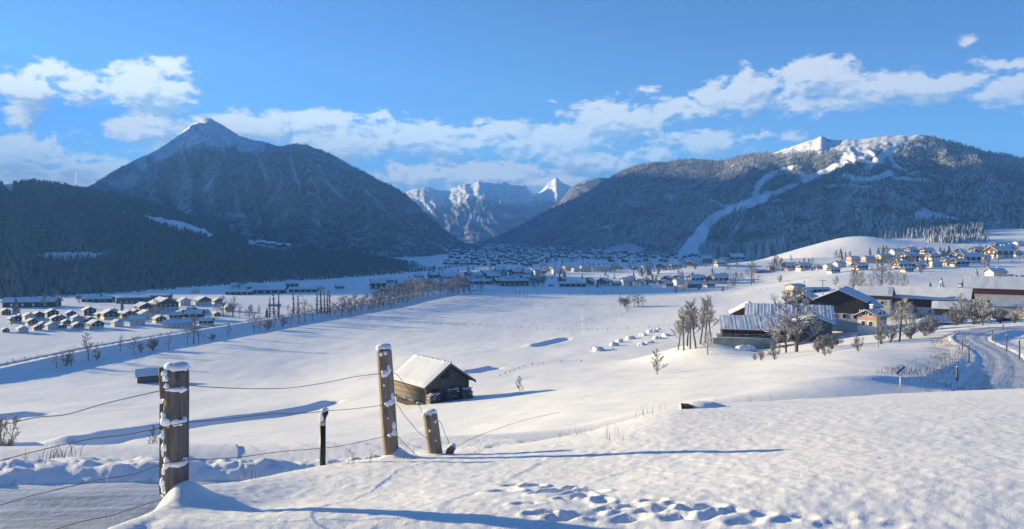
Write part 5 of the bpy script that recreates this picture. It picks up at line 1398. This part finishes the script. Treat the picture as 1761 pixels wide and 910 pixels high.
M['logs'] = wood_mat('grey_barn_logs', (.085, .068, .055), (.23, .19, .155), 12)
M['post_tan'] = wood_mat('weathered_tan_post_wood', (.165, .12, .088), (.37, .295, .225))
M['wire'] = simple('rusty_wire', (.11, .095, .085), .6, .3, 20, metal=.4)
M['clump'] = simple('clinging_snow', (.86, .88, .92), .6, .04, 8, .5, 30)

def post_shaft(name, par, r0, r1, z0, z1, mat, seed, crack=None, square=0.0):
    m = MB(); n = 72; k = 40; vs = []; fs = []
    for j in range(k + 1):
        t = j / k; z = z0 + (z1 - z0) * t; r = r0 + (r1 - r0) * t
        for i in range(n):
            a = 2 * math.pi * i / n
            q = 1 + .035 * float(fbm(a * 1.9, t * 1.6, 4, seed)) + .035 * float(fbm(a * 9, t * 2.2 + 3, 3, seed + 1))
            if square: q *= 1 - square * math.cos(4 * a) * .5
            if crack is not None:
                d = (a - crack - .10 * math.sin(t * 4 + seed) + math.pi) % (2 * math.pi) - math.pi
                q -= .17 * math.exp(-(d / .085) ** 2) * (1 if t > .12 else t / .12)
            for ca, wd, dp, lo, hi in ((crack or 4.0, 0, 0, 0, 0), ((crack or 4.2) + .75, .05, .09, .0, .7), ((crack or 4.2) - .55, .04, .08, .3, 1.0), ((crack or 4.2) + 1.3, .035, .07, .1, .55)):
                if dp and lo < t < hi:
                    d = (a - ca - .07 * math.sin(t * 7 + ca) + math.pi) % (2 * math.pi) - math.pi
                    q -= dp * math.exp(-(d / wd) ** 2)
            if j == k: q *= .93
            vs.append((r * q * math.cos(a), r * q * math.sin(a), z + (.004 * math.sin(3 * a) if j == k else 0)))
    for j in range(k):
        for i in range(n): fs.append((j * n + i, j * n + (i + 1) % n, (j + 1) * n + (i + 1) % n, (j + 1) * n + i))
    fs.append(tuple(k * n + i for i in range(n)))
    m.add(vs, fs)
    return m.build(name, M[mat], par, smooth=True)

def snow_blob(par, c, r, seed, name='snow_clump', jit=.34):
    random.seed(seed)
    m = MB(); m.blob(c, r, 18, 12, 0)
    vs = []
    for v in m.v:
        d = Vector(v) - Vector(c)
        k = 1 + jit * 1.6 * float(fbm(d.x * 38 + seed * 3.1, d.z * 38 + d.y * 23, 3, seed))
        vs.append(tuple(Vector(c) + d * k))
    m.v = vs
    return m.build(name, M['clump'], par, smooth=True)

def make_post(base, px_top, px_base, py_base, py_top, wpx, mat, label, seed, crack, topsnow=(.9, .38)):
    x, y = base
    zb = gzd(x, y); Y = y
    s = Y / F
    zt = (HY - py_top) * s
    r = wpx * s / 2
    o = empty('fence_post', (x, y, zb), 0, label, 'fence post', 'wooden posts of the near fence')
    hgt = zt - zb
    lean = (px_top - px_base) * s / hgt
    o.rotation_euler = (0, math.atan(lean), 0)
    post_shaft('shaft', o, r * 1.02, r * .97, -.45, hgt, mat, seed, crack)
    c = MB(); n = 22; vs = []; fs = []
    prof = [(0.97, -.06), (1.015, .05), (.99, .20), (.93, .36), (.72, .46), (.4, .52), (.0, .54)]
    if topsnow[1] < .35: prof = [(a, b * .8) for a, b in prof]
    for q, (pr, pz) in enumerate(prof[:-1]):
        for i in range(n):
            a = 2 * math.pi * i / n
            k = 1 + .16 * float(fbm(a * 1.6, pz * 3, 3, seed + 5))
            dz = (-.45 * max(0, float(fbm(a * 2.5, 0, 3, seed + 8))) if q < 2 else .10 * float(fbm(a * 2, q, 2, seed + 4)))
            vs.append((r * pr * k * math.cos(a), r * pr * k * math.sin(a), hgt + r * (pz + dz)))
    vs.append((0, 0, hgt + r * prof[-1][1]))
    for q in range(len(prof) - 2):
        for i in range(n): fs.append((q * n + i, q * n + (i + 1) % n, (q + 1) * n + (i + 1) % n, (q + 1) * n + i))
    b = (len(prof) - 2) * n
    for i in range(n): fs.append((b + i, b + (i + 1) % n, len(vs) - 1))
    c.add(vs, fs); c.build('snow_cap', M['clump'], o, smooth=True)
    return o, s, r, hgt, lean
# large post
o, s, r, hgt, _ = make_post(P1, 304, 303, 852, 634, 40, 'post_grey', 'thick dark grey post with snow bands and a thin stake on its left', 3, 3.6)
def on_post(o, s, r, hgt, py_top, pxc, px, py, front=1.0):
    """local point on the camera side of the post at a photo pixel"""
    dx = (px - pxc) * s
    yy = -math.sqrt(max(0, r * r - dx * dx)) * front
    return (dx, yy, hgt - (py - py_top) * s)
for i, (px, py, w, h) in enumerate([(308, 666, 15, 4), (319, 667, 8, 5), (296, 661, 6, 4), (312, 722, 14, 5.5), (294, 722, 10, 8), (322, 720, 5, 5), (288, 712, 6, 9), (284, 690, 5, 9), (286, 745, 7, 8), (291, 765, 6, 10), (285, 772, 5, 10),
                                    (311, 793, 14, 6), (297, 790, 7, 9), (322, 790, 5, 6), (290, 806, 5, 8), (287, 826, 5, 9), (290, 838, 6, 6), (284, 846, 5, 8), (286, 650, 5, 6), (290, 640, 5, 5), (295, 648, 4, 4)]):
    p = on_post(o, s, r, hgt, 634, 304, px, py)
    snow_blob(o, p, (w * s, .022 if w < 9 else .018, h * s), 50 + i)
st = MB().box((-.092, -.035, (834 - 700) * 0 + hgt - (770 - 634) * s), (.020, .016, (862 - 708) * s)).build('stake', M['post_grey'], o)
m = MB(); m.tube([(-.088, -.03, hgt - (684 - 634) * s), (-.092, -.03, hgt - (655 - 634) * s), (-.094, -.03, hgt - (640 - 634) * s), (-.10, -.03, hgt - (631 - 634) * s)], [.016, .019, .021, .016], 9, True, .1)
m.build('stake_stub', M['post_grey'], o, True)
P1w = s
# middle post
o2, s2, r2, h2, l2 = make_post(P2, 661, 673, 788, 598, 26.5, 'post_tan', 'tall tan post leaning slightly left before the log barn', 9, 4.95)
for i, (px, py, w, h) in enumerate([(666, 640, 6, 6), (671, 634, 3.5, 8), (663, 642, 4, 4), (673, 690, 7, 5), (677, 682, 3.5, 7), (668, 692, 4, 4), (678, 742, 6.5, 5), (679, 732, 3.5, 9), (672, 745, 4, 3), (666, 605, 3, 4), (659, 608, 2.5, 3), (664, 660, 1.5, 1.6), (670, 716, 1.4, 1.6)]):
    f = (py - 598) / (788 - 598); pc = 661 + 12 * f
    p = on_post(o2, s2, r2, h2, 598, pc, px, py)
    snow_blob(o2, p, (w * s2, .020, h * s2), 90 + i)
# short leaning post
o3, s3, r3, h3, l3 = make_post(P3, 741, 750, 784, 709, 25, 'post_tan', 'short tan post leaning left on the rim of the snow bank', 17, None, (.9, .3))
for i, (px, py, w, h) in enumerate([(752, 724, 2.5, 2.5), (755, 722, 1.6, 2), (742, 737, 1.6, 2.4), (749, 755, 2, 1.4)]):
    p = on_post(o3, s3, r3, h3, 709, 744, px, py)
    snow_blob(o3, p, (w * s3, .012, h * s3), 130 + i)
x, y = P3[0] + .19, P3[1] + .05
t_ = empty('log_stump', (x, y, gzd(x, y)), 0.3, 'little snow topped stump of wood right beside the short post', 'stump')
MB().tube([(-.06, -.02, -.1), (.0, 0, .06), (.03, .01, .08)], [.05, .048, .045], 14, True, .05).build('log', M['post_tan'], t_, True)
snow_blob(t_, (.02, .01, .09), (.052, .05, .03), 150, 'snow_cap')

def wire(label, pts, rad=.0032):
    """pts: (px, py, Y)"""
    P_ = [P(*p) for p in pts]
    arr = catmull([tuple(p) for p in P_], 6)
    m = MB(); m.tube([Vector(a) for a in arr], rad, 5)
    ob = m.build('fence_wire', M['wire'], None, True)
    return tag(ob, label, 'wire', 'wires of the near fence')
YL, Ya, Yb = 5.1, P1[1] - .10, P2[1] - .08
def lin(pts, xa, ya, xb, yb):
    return [(px, py, ya + (yb - ya) * (px - xa) / (xb - xa)) for px, py in pts]
wire('topmost wire running from the left edge to the thick grey post', lin([(-200, 786), (-90, 757), (0, 732.6), (63, 718), (106, 714.5), (139, 706.5), (177, 695), (241, 680), (281, 671)], -200, YL - .2, 281, Ya))
wire('second wire from the top left of the thick grey post', lin([(-200, 838), (-90, 815), (0, 792.5), (63, 776), (141, 758), (190, 751), (215, 748), (278, 736)], -200, YL - .2, 281, Ya))
wire('third wire from the top left of the thick grey post', lin([(-200, 920), (-90, 893), (0, 869), (38, 858), (56, 852), (142, 832), (177, 824), (227, 816.5), (280, 797.5)], -200, YL - .2, 281, Ya))
wire('lowest wire low over the road left of the thick grey post', lin([(-200, 985), (0, 938), (98.6, 909.5), (141.5, 897), (190, 887), (227, 875), (281, 858)], -200, YL - .2, 281, Ya))
wire('topmost wire between the thick grey post and the tall tan post', lin([(281, 671), (304, 665), (326, 663), (365, 666), (410, 668), (450, 668.5), (500, 667), (560, 658), (610, 648), (651, 643), (664, 643.5)], 326, Ya, 664, Yb))
wire('middle wire between the thick grey post and the tall tan post', lin([(280, 736), (304, 730), (327, 726), (380, 722), (430, 716), (470, 712), (520, 711), (560, 707), (610, 703), (657, 697), (670, 694)], 326, Ya, 664, Yb))
wire('lowest wire between the thick grey post and the tall tan post', lin([(280, 797), (304, 794), (327, 791), (380, 789), (430, 784), (480, 777), (540, 772), (580, 768), (620, 760), (660, 751), (674, 748)], 326, Ya, 664, Yb))
Yc = P3[1] - .08
wire('upper slack wire dropping from the tall tan post to the short post', lin([(664, 643.5), (679, 642.4), (686, 648), (695, 660), (704, 671), (717, 692), (730, 714), (737, 722)], 664, Yb, 737, Yc))
wire('middle slack wire dropping from the tall tan post to the short post', lin([(670, 694), (683, 696), (695, 714), (708, 729), (719, 742.5), (736, 755)], 670, Yb, 737, Yc))
wire('lower slack wire dropping from the tall tan post into the snow', lin([(674, 748), (684, 751), (692, 759), (704, 771), (716, 783), (722, 788)], 670, Yb, 722, P2[1] + .15))
wire('loose wire hanging right of the short post to the stump', lin([(752, 722), (758.5, 728), (765, 744.6), (771.7, 760), (777, 770)], 750, Yc, 777, Yc + .1))
wp = [(777, 772), (790, 766), (812, 754), (832, 746), (860, 736), (893, 725), (930, 716), (962, 709)]
wire('long thin wire running down the slope from the stump', [(a, b, Yc + .1 + 9 * (i / (len(wp) - 1)) ** 1.3) for i, (a, b) in enumerate(wp)], .0035)

# snow marker pole
x, y = (555 - CX) / F * 8.75, 8.75
zt = zpx(707, y); zb = gzd(x, y); s = y / F
mk = empty('snow_pole', (x, y, zb), 0, 'black marker pole with bent snow topped head between two wooden posts', 'marker pole')
M['blackplastic'] = simple('black_plastic', (.025, .027, .032), .45, .2, 8)
M['greyplastic'] = simple('grey_reflector', (.30, .31, .33), .4, .1, 8)
MB().tube([(0, 0, -.3), (0, 0, (zt - zb) * .74)], .034, 14).build('pole', M['blackplastic'], mk, True)
h = zt - zb
MB().tube([(0, 0, h * .74), (.002, 0, h * .86)], .0345, 14).build('reflector', M['greyplastic'], mk, True)
MB().tube([(.002, 0, h * .86), (.008, 0, h * .91), (.022, 0, h * .96), (.036, 0, h * 1.0)], [.035, .038, .042, .036], 14).build('head', M['blackplastic'], mk, True)
snow_blob(mk, (.028, 0, h * 1.02), (.042, .040, .028), 160, 'snow_cap')
snow_blob(mk, (-.005, -.03, h * .90), (.022, .014, .05), 161)

# ------------------------------------------------------------------ the log barn on the slope
def log_barn():
    Y = 106.0
    cxp = (732 - CX) / F * Y                    # near corner
    th = R(40)
    L, Wd = 8.2, 7.4
    u = Vector((math.cos(th), math.sin(th), 0))      # along the gable
    v = Vector((-math.sin(th), math.cos(th), 0))     # along the ridge
    cen = Vector((cxp, Y, 0)) + u * (Wd / 2) + v * (L / 2)
    zb = zpx(693, Y)
    r = empty('log_barn', (cen.x, cen.y, zb), th, 'old log hay barn with snowy roof and stacked wood on the open slope', 'barn')
    # local: x along the gable, y along the ridge (near gable at y = -L/2)
    hw, hl = Wd / 2, L / 2
    he, rise = 2.6, 2.45
    MB().box((hw - .15, 0, he / 2 - .6), (.3, L - .3, he + 1.2)).box((-hw + .22, 0, he / 2 - .6), (.2, L - .4, he + 1.2)).box((0, hl - .15, he / 2 - .5), (Wd - .4, .3, he + 1.0)).build('inner_wall', M['darkwood'], r)
    MB().prism([(-hw + .2, he), (hw - .2, he), (0, he + rise - .2)], 'y', hl - .2, hl - .02).build('rear_gable', M['greywood'], r)
    # log wall towards the sun
    nlog = 11
    for i in range(nlog):
        z = -.25 + (he + .15) * (i + .5) / nlog
        rr = (he + .3) / nlog / 2
        m = MB(); m.tube([(-hw + .02 + random.uniform(-.03, .03), -hl - .25 + random.uniform(-.08, .08), z), (-hw + random.uniform(-.02, .02), 0, z + .02), (-hw, hl + .2, z)], [rr * random.uniform(.85, 1.05)] * 3, 8)
        m.build('log', M['logs'] if i % 3 else M['greywood'], r, True)
    # boards of the near gable, an opening high up on the left of the middle
    nb = 18
    for i in range(nb):
        x0 = -hw + .05 + (Wd - .1) * i / nb; x1 = -hw + .05 + (Wd - .1) * (i + 1) / nb - .02
        xm = (x0 + x1) / 2
        top = he + rise * (1 - abs(xm) / hw) - .12
        yy = -hl + random.uniform(-.015, .015)
        def bd(z0, z1):
            MB().box((xm, yy, (z0 + z1) / 2), (x1 - x0, .05, z1 - z0)).build('board', M['greywood'], r)
        if -1.15 < xm < .35:
            bd(-.8, he + .35)
            if top > he + 1.75: bd(he + 1.7, top)
        elif -hw + .9 < xm < -1.3:
            bd(-.8, 1.25); bd(1.75, top)
        else:
            bd(-.8, top)
    MB().box((-.4, -hl + .3, he + 1.0), (1.8, .05, 1.6)).build('loft_shade_panel', M['darkwood'], r)  # dark panel behind the gap, standing in for the shade inside the loft
    for xx in (-.42, .1): MB().box((xx, -hl - .06, he + .95), (.11, .11, 1.9)).build('opening_post', M['greywood'], r)
    MB().box((-.4, -hl - .05, he + .38), (1.7, .10, .12)).build('sill', M['greywood'], r)
    for sx in (-1, 1): MB().box((sx * (hw - .05), -hl - .03, he / 2 - .3), (.22, .22, he + .6)).build('corner_post', M['greywood'], r)
    k = rise / hw; ov = .75
    m = MB()
    for sx in (-1, 1):
        m.prism([(sx * (hw + ov), he - ov * k + .02), (0, he + rise + .02), (0, he + rise + .16), (sx * (hw + ov), he - ov * k + .16)], 'y', -hl - .9, hl + .6)
    m.build('roof', M['roofwood'], r)
    for sx in (-1, 1):
        m = MB(); m.prism([(sx * (hw + ov + .02), he - ov * k - .16), (0, he + rise - .14), (0, he + rise + .17), (sx * (hw + ov + .02), he - ov * k + .15)], 'y', -hl - .95, -hl - .90); m.build('bargeboard', M['greywood'], r)
    for sx in (-1, 1):
        m = MB()
        # snow_slab builds along x, so turn it by swapping axes
        q = MB(); snow_slab(q, -hl - .85, hl + .55, sx * (hw + ov - .03), he - ov * k + .18, 0, he + rise + .18, .20, 52, 7, .014, .85)
        m.add([(b, a, c) for a, b, c in q.v], q.f)
        m.build('roof_snow', M['roofsnow'], r)
    m = MB()
    for i in range(16): m.blob((random.uniform(-.1, .1), -hl - .7 + i * (L + 1.2) / 15, he + rise + .38), (.22, .3, .10), 7, 4, .2)
    m.build('ridge_snow', M['roofsnow'], r, True)
    # brushwood and stones along the foot of the log wall
    m = MB()
    for i in range(40): m.blob((-hw - random.uniform(.1, .6), -hl + L * random.random(), -.2 + random.uniform(-.05, .1)), (random.uniform(.1, .3), random.uniform(.15, .4), random.uniform(.08, .2)), 6, 4, .3)
    o = m.build('foot_stones', M['bark'], r); tag(o, kind='stuff')
    return r, Vector((cxp, Y, zb)), u, v
lb, cor, uu_, vv_ = log_barn()
M['cutwood'] = snowy('split_firewood', (.13, .085, .055), .55, .3, 6.0, .3, patch=.3)
def woodpile(along, out, w, h, label):
    p = cor + uu_ * along - vv_ * out
    z = gz1(p.x, p.y)
    r = empty('wood_pile', (p.x, p.y, min(z, cor.z + .75 * along / 7.2) - .05), R(40), label, 'wood pile', 'wood piles in front of the barn gable')
    m = MB(); rnd = random.Random(int(along * 10))
    nz = int(h / .17)
    for j in range(nz):
        n = int(w / .2) - (j > nz - 3)
        for i in range(n):
            m.tube([(-w / 2 + .1 + i * .2 + (j % 2) * .08 + rnd.uniform(-.03, .03), -.5 + rnd.uniform(-.12, .12), .1 + j * .165), (-w / 2 + .1 + i * .2 + (j % 2) * .08, .45, .1 + j * .165)], .095 * rnd.uniform(.75, 1.1), 6)
    o = m.build('firewood', M['cutwood'], r); tag(o, kind='stuff')
    m = MB()
    for i in range(7): m.blob((rnd.uniform(-w / 2, w / 2) * .8, rnd.uniform(-.4, .2), h + rnd.uniform(-.2, .05)), (rnd.uniform(.2, .4), .4, .09), 8, 4, .2)
    for i in range(10): m.blob((rnd.uniform(-w / 2, w / 2) * .9, -.52, h * rnd.random()), (rnd.uniform(.1, .28), .08, .05), 7, 4, .2)
    m.build('snow_cover', M['roofsnow'], r, True)
woodpile(.75, .75, 1.9, 1.5, 'snowy wood pile at the near corner of the log barn')
woodpile(4.1, .7, 1.6, 1.75, 'taller wood pile below the loft opening of the barn')
woodpile(6.6, .7, 1.7, 1.6, 'wood pile at the far right corner of the log barn')

# lonely hut by the embankment
x, y = hit(252, 658, 200)
o = house('hut', 'tiny lone hay hut with blue snow roof beside the embankment', 'hut', 6.0, 4.6, 2.3, 1.5, 'greywood', 'greywood', over=.5, snow=.2, floors=0, balcony=False, chimney=False)
o.location = (x, y + 1, gz1(x, y)); o.rotation_euler = (0, 0, R(28))

# snow covered plank on the crest
x, y = hit(1178, 703, 3.0, 30); x = (1178 - CX) / F * y
o = empty('snow_covered_plank', (x, y, gzd(x, y)), R(-8), 'dark plank end sticking out of a snow hump on the crest', 'plank')
MB().box((.03, -.05, .04), (.20, .26, .07)).build('plank', M['darkwood'], o)
m = MB(); m.blob((.34, .10, -.02), (.45, .3, .13), 18, 8, .05); m.build('snow_hump', M['snow'], o, True)

# ------------------------------------------------------------------ road sign: end of the 30 limit
Ys = 43.0
x = (1549 - CX) / F * Ys; s = Ys / F
zc = zpx(636.5, Ys); zb = min(gz1(x, Ys), zpx(668, Ys))
o = empty('road_sign', (x, Ys, zb), R(-12), 'round white speed sign with grey figures crossed by a black bar', 'road sign')
M['signwhite'] = simple('sign_white', (.85, .85, .84), .4, .04, 2)
M['signgrey'] = simple('sign_grey', (.22, .24, .24), .5, .05, 2)
M['signblack'] = simple('sign_black', (.02, .022, .03), .5, .1, 2)
rad = 9.3 * s
MB().tube([(0, .05, -.4), (0, .05, zc - zb + rad * .8)], .033, 10).build('pole', M['metal'], o, True)
MB().tube([(0, .012, zc - zb), (0, -.012, zc - zb)], rad, 40).build('disc', M['signwhite'], o)
m = MB(); n = 44; vs = []; fs = []
for i in range(n):
    a = 2 * math.pi * i / n
    for rr, yy in ((rad * .93, -.016), (rad * 1.01, -.016), (rad * 1.01, .016), (rad * .93, .016)): vs.append((rr * math.cos(a), yy, zc - zb + rr * math.sin(a)))
for i in range(n):
    for k in range(4): fs.append((i * 4 + k, ((i + 1) % n) * 4 + k, ((i + 1) % n) * 4 + (k + 1) % 4, i * 4 + (k + 1) % 4))
m.add(vs, fs); m.build('rim', M['signgrey'], o)
def figure(pts, w):
    arr = catmull([(a * rad, b * rad, 0) for a, b in pts], 6)
    d = np.gradient(arr[:, :2], axis=0); d /= np.linalg.norm(d, axis=1)[:, None]
    m = MB(); vs = []; fs = []
    for (a, b, _), (dx, dy) in zip(arr, d):
        for q in (-1, 1): vs.append((a - dy * w * q, -.0165, zc - zb + b + dx * w * q))
    for i in range(len(arr) - 1): fs.append((2 * i, 2 * i + 1, 2 * i + 3, 2 * i + 2))
    m.add(vs, fs); return m.build('numeral', M['signgrey'], o)
figure([(-.64, .30), (-.52, .44), (-.34, .45), (-.20, .32), (-.24, .12), (-.40, .02), (-.22, -.08), (-.17, -.28), (-.30, -.44), (-.50, -.44), (-.64, -.30)], .052 * rad * 1.3)
figure([(.36, .45), (.20, .34), (.14, 0), (.20, -.34), (.36, -.45), (.52, -.34), (.58, 0), (.52, .34), (.36, .45)], .052 * rad * 1.3)
a = math.atan2(.62 + .70, .62 + .66)
m = MB(); L = 1.86 * rad; w = .125 * rad
ca, sa = math.cos(a), math.sin(a)
vs = []
for q, yy in ((0, -.0205), (1, -.017)):
    for du, dv in ((-L / 2, -w), (L / 2, -w), (L / 2, w), (-L / 2, w)): vs.append((du * ca - dv * sa, yy, zc - zb + du * sa + dv * ca))
m.add(vs, [(0, 1, 2, 3), (7, 6, 5, 4), (0, 4, 5, 1), (1, 5, 6, 2), (2, 6, 7, 3), (3, 7, 4, 0)]); m.build('bar', M['signblack'], o)
snow_blob(o, (0, 0, zc - zb + rad * 1.0), (.10, .03, .02), 170, 'snow_cap')

# posts beside the road
rp = [(1646, 652, 21, 66), (1666, 614, 22, 88), (1655, 593, 10, 108), (1731, 593, 17, 92), (1753, 605, 20, 80), (1707, 578, 12, 122), (1711, 585, 14, 106), (1725, 567, 11, 146)]
wh = ['nearest post left of the road, behind the crest', 'post left of the road where it turns uphill', 'short post on the left rim of the road bend', 'post inside the road bend nearer the right edge', 'post at the right edge inside the road bend', 'far post on the inner rim of the road bend', 'thin stake on the inner side of the road bend', 'small post beyond the road bend']
for i, (px, py, hp, Y) in enumerate(rp):
    x = (px - CX) / F * Y; z = max(gz1(x, Y), zpx(py, Y))
    q = empty('roadside_post', (x, Y, min(z, zpx(py, Y) + .3)), 0, wh[i], 'post', 'wooden posts along the road')
    hh = hp * Y / F
    MB().tube([(0, 0, -.8), (0, 0, hh)], [.09, .075] if i != 6 else [.035, .03], 9).build('shaft', M['post_grey'], q, True)
    MB().blob((0, 0, hh), (.085, .085, .06) if i != 6 else (.04, .04, .04), 8, 5, .08).build('snow_cap', M['clump'], q, True)

# snow covered heaps in the field
hp = [(1029, 604, 24, 10), (1056, 595, 17, 8.5), (1066, 589, 15, 8), (1085, 583, 17, 8.5), (1107, 578, 15, 7), (1123, 572, 18, 8), (1132, 568, 9, 6), (1105, 594, 16, 5), (1119, 590, 18, 5.5), (1131, 583, 18, 6), (1147, 578, 16, 5.5), (1052, 602, 12, 4)]
for i, (px, py, w, h) in enumerate(sorted(hp)):
    x, y = hit(px, py, 100); s = y / F
    m = MB(); rr = random.Random(i)
    for k in range(9): m.blob((rr.uniform(-.3, .22) * w * s, rr.uniform(-.3, .3) * w * s, h * s * rr.uniform(.05, .2)), (w * s * rr.uniform(.18, .36), w * s * rr.uniform(.25, .4), h * s * rr.uniform(.25, .6)), 9, 6, .3)
    ob = m.build('snow_heap', M['snow'], None, True); ob.location = (x, y, gz1(x, y))
    tag(ob, 'rough snow covered heap in the white field, %s from the left' % ORD[i], 'heap', 'snow heaps in the field')

# thin fences across the fields
POST = {}
def field_fence(pts, y0, step, hpost, label):
    P_ = [hit(a, b, y0) for a, b in pts]
    arr = catmull([(a, b, 0) for a, b in P_], 20)[:, :2]
    L = np.concatenate([[0], np.cumsum(np.linalg.norm(np.diff(arr, axis=0), axis=1))])
    n = int(L[-1] / step)
    o = empty('field_fence', (P_[0][0], P_[0][1], gz1(*P_[0])), 0, label, 'fence', 'thin fences across the fields')
    b = Vector(o.location)
    key = '%.2f' % hpost
    if key not in POST: POST[key] = MB().tube([(0, 0, -.4), (0, 0, hpost)], [.11, .09], 6).mesh('post', M['bark'])
    tops = []
    for i in range(n + 1):
        d = L[-1] * i / n
        x = np.interp(d, L, arr[:, 0]); y = np.interp(d, L, arr[:, 1]); z = gz1(x, y)
        link('post', POST[key], o, (x - b.x, y - b.y, z - b.z - random.uniform(0, .25)))
        tops.append((x - b.x, y - b.y, z - b.z + hpost * .75))
    MB().tube(tops, .02, 3).build('wire', M['wire'], o)
field_fence([(705, 555), (760, 557), (820, 560), (880, 564), (940, 567), (1000, 569), (1060, 567), (1110, 564), (1150, 561)], 250, 4.5, 1.1, 'long thin fence across the middle of the white valley field')
field_fence([(800, 516), (860, 520), (920, 523), (980, 525), (1055, 526)], 380, 7, 1.2, 'thin fence line in front of the lonely copse')
field_fence([(985, 559), (1010, 553), (1040, 547), (1070, 542)], 300, 5, 1.0, 'dotted fence running from the copse toward the viewer')
field_fence([(1540, 481), (1580, 474), (1640, 468), (1700, 461), (1761, 454)], 350, 9, 1.3, 'fence climbing the slope below the hillside village')
field_fence([(1160, 508), (1200, 504), (1260, 501), (1320, 498)], 380, 7, 1.2, 'fence in front of the cluster below the snowy ridge')
field_fence([(960, 508), (1000, 509), (1050, 507), (1090, 503), (1110, 498)], 420, 8, 1.2, 'fence along the shaded field edge in mid valley')
field_fence([(860, 647), (900, 632), (935, 626), (970, 623), (1000, 622)], 140, 5, .55, 'sagging fence rising right behind the log barn')

# dry stalks and snowy weeds
def stalks(label, spots, hmin, hmax, rad, mat, per, name='dry_grass', spread=.25):
    m = MB(); rr = random.Random(len(spots))
    for (x, y) in spots:
        z = gzd(x, y) if y < 40 else gz1(x, y)
        for k in range(per):
            a = rr.uniform(0, 6.28); h = rr.uniform(hmin, hmax); bx, by = x + rr.uniform(-spread, spread), y + rr.uniform(-spread, spread)
            l = rr.uniform(.1, .6) * h
            m.tube([(bx, by, z - .03), (bx + l * .3 * math.cos(a), by + l * .3 * math.sin(a), z + h * .6), (bx + l * math.cos(a), by + l * math.sin(a), z + h)], [rad, rad * .8, rad * .4], 3, False)
    o = m.build(name, M[mat], None, fix=False)
    return tag(o, label, 'grass', None, 'stuff')
M['straw'] = simple('dry_straw', (.27, .20, .12), .8, .3, 5)
near_sp = [hit(px, py, 3, 40) for px, py in [(1055, 755), (1060, 757), (1100, 719), (1113, 713), (1122, 712), (1140, 706), (700, 790), (430, 826), (418, 815), (640, 795), (600, 797), (820, 775), (1290, 692), (1330, 690), (1440, 684), (1490, 681), (1530, 679), (1600, 676), (1660, 672), (970, 752), (1000, 748), (182, 903), (205, 897), (160, 908), (880, 764), (1230, 695)]]
stalks('a few dry grass stalks poking through the snow of the knoll', near_sp, .06, .22, .0022, 'straw', 5, spread=.08)
rr = random.Random(3)
M['weeds'] = snowy('snowy_weeds', (.24, .19, .14), .25, .4, 8, .3, patch=.5)
sp = []
for i in range(0, len(ROAD)):
    if ROAD[i, 1] < 56 or ROAD[i, 1] > 150: continue
    for k in range(9):
        d = RHW + .9 + rr.random() * (4.5 if ROAD[i, 1] < 110 else 2.5)
        sp.append((ROAD[i, 0] - tg[i, 1] * d + rr.uniform(-1, 1), ROAD[i, 1] + tg[i, 0] * d + rr.uniform(-1, 1)))
for k in range(60): sp.append((P(1600, 0, 58).x + rr.uniform(-3, 7.5), rr.uniform(52, 62)))
stalks('snow dusted weeds on the verge along the left side of the road', sp, .12, .42, .016, 'weeds', 5, 'verge_weeds', .5)
sp = []
for i in range(0, len(DAM) - 8):
    n = 22 if DAM[i, 1] < 330 else 34
    for k in range(n):
        d = rr.choice([rr.uniform(3.5, 8), rr.uniform(3.5, 8), rr.uniform(17, 22)]); q = rr.uniform(-6, 6)
        sp.append((DAM[i, 0] - dt[i, 1] * d + dt[i, 0] * q, DAM[i, 1] + dt[i, 0] * d + dt[i, 1] * q))
stalks('low leafless brush along both banks of the river', sp, .5, 1.7, .05, 'twigs', 4, 'river_brush', .9)
sp = [hit(px + rr.uniform(-4, 4), py, 15, 120) for px, py in [(70, 812), (80, 812), (92, 811), (105, 810), (112, 811), (64, 813), (98, 810)]]
stalks('thin reeds standing beyond the ploughed snow bank on the left', sp, .15, .5, .008, 'straw', 5, 'reeds', .25)
# ------------------------------------------------------------------ haze
hz = MB().box((0, 4600, 620), (26000, 14500, 1400))
def haze_mat():
    m = bpy.data.materials.new('haze'); m.use_nodes = True
    t = NT(m.node_tree)
    for nd in list(t.n): t.n.remove(nd)
    v = t.new('ShaderNodeVolumePrincipled')
    v.inputs['Color'].default_value = (0.17, 0.44, 0.93, 1)
    v.inputs['Density'].default_value = 12.5e-5
    v.inputs['Anisotropy'].default_value = 0.15
    o = t.new('ShaderNodeOutputMaterial'); t.l.new(v.outputs[0], o.inputs['Volume'])
    return m
haze = hz.build('haze', haze_mat())
tag(haze, 'thin blue winter haze over the whole valley', None, None, 'stuff')
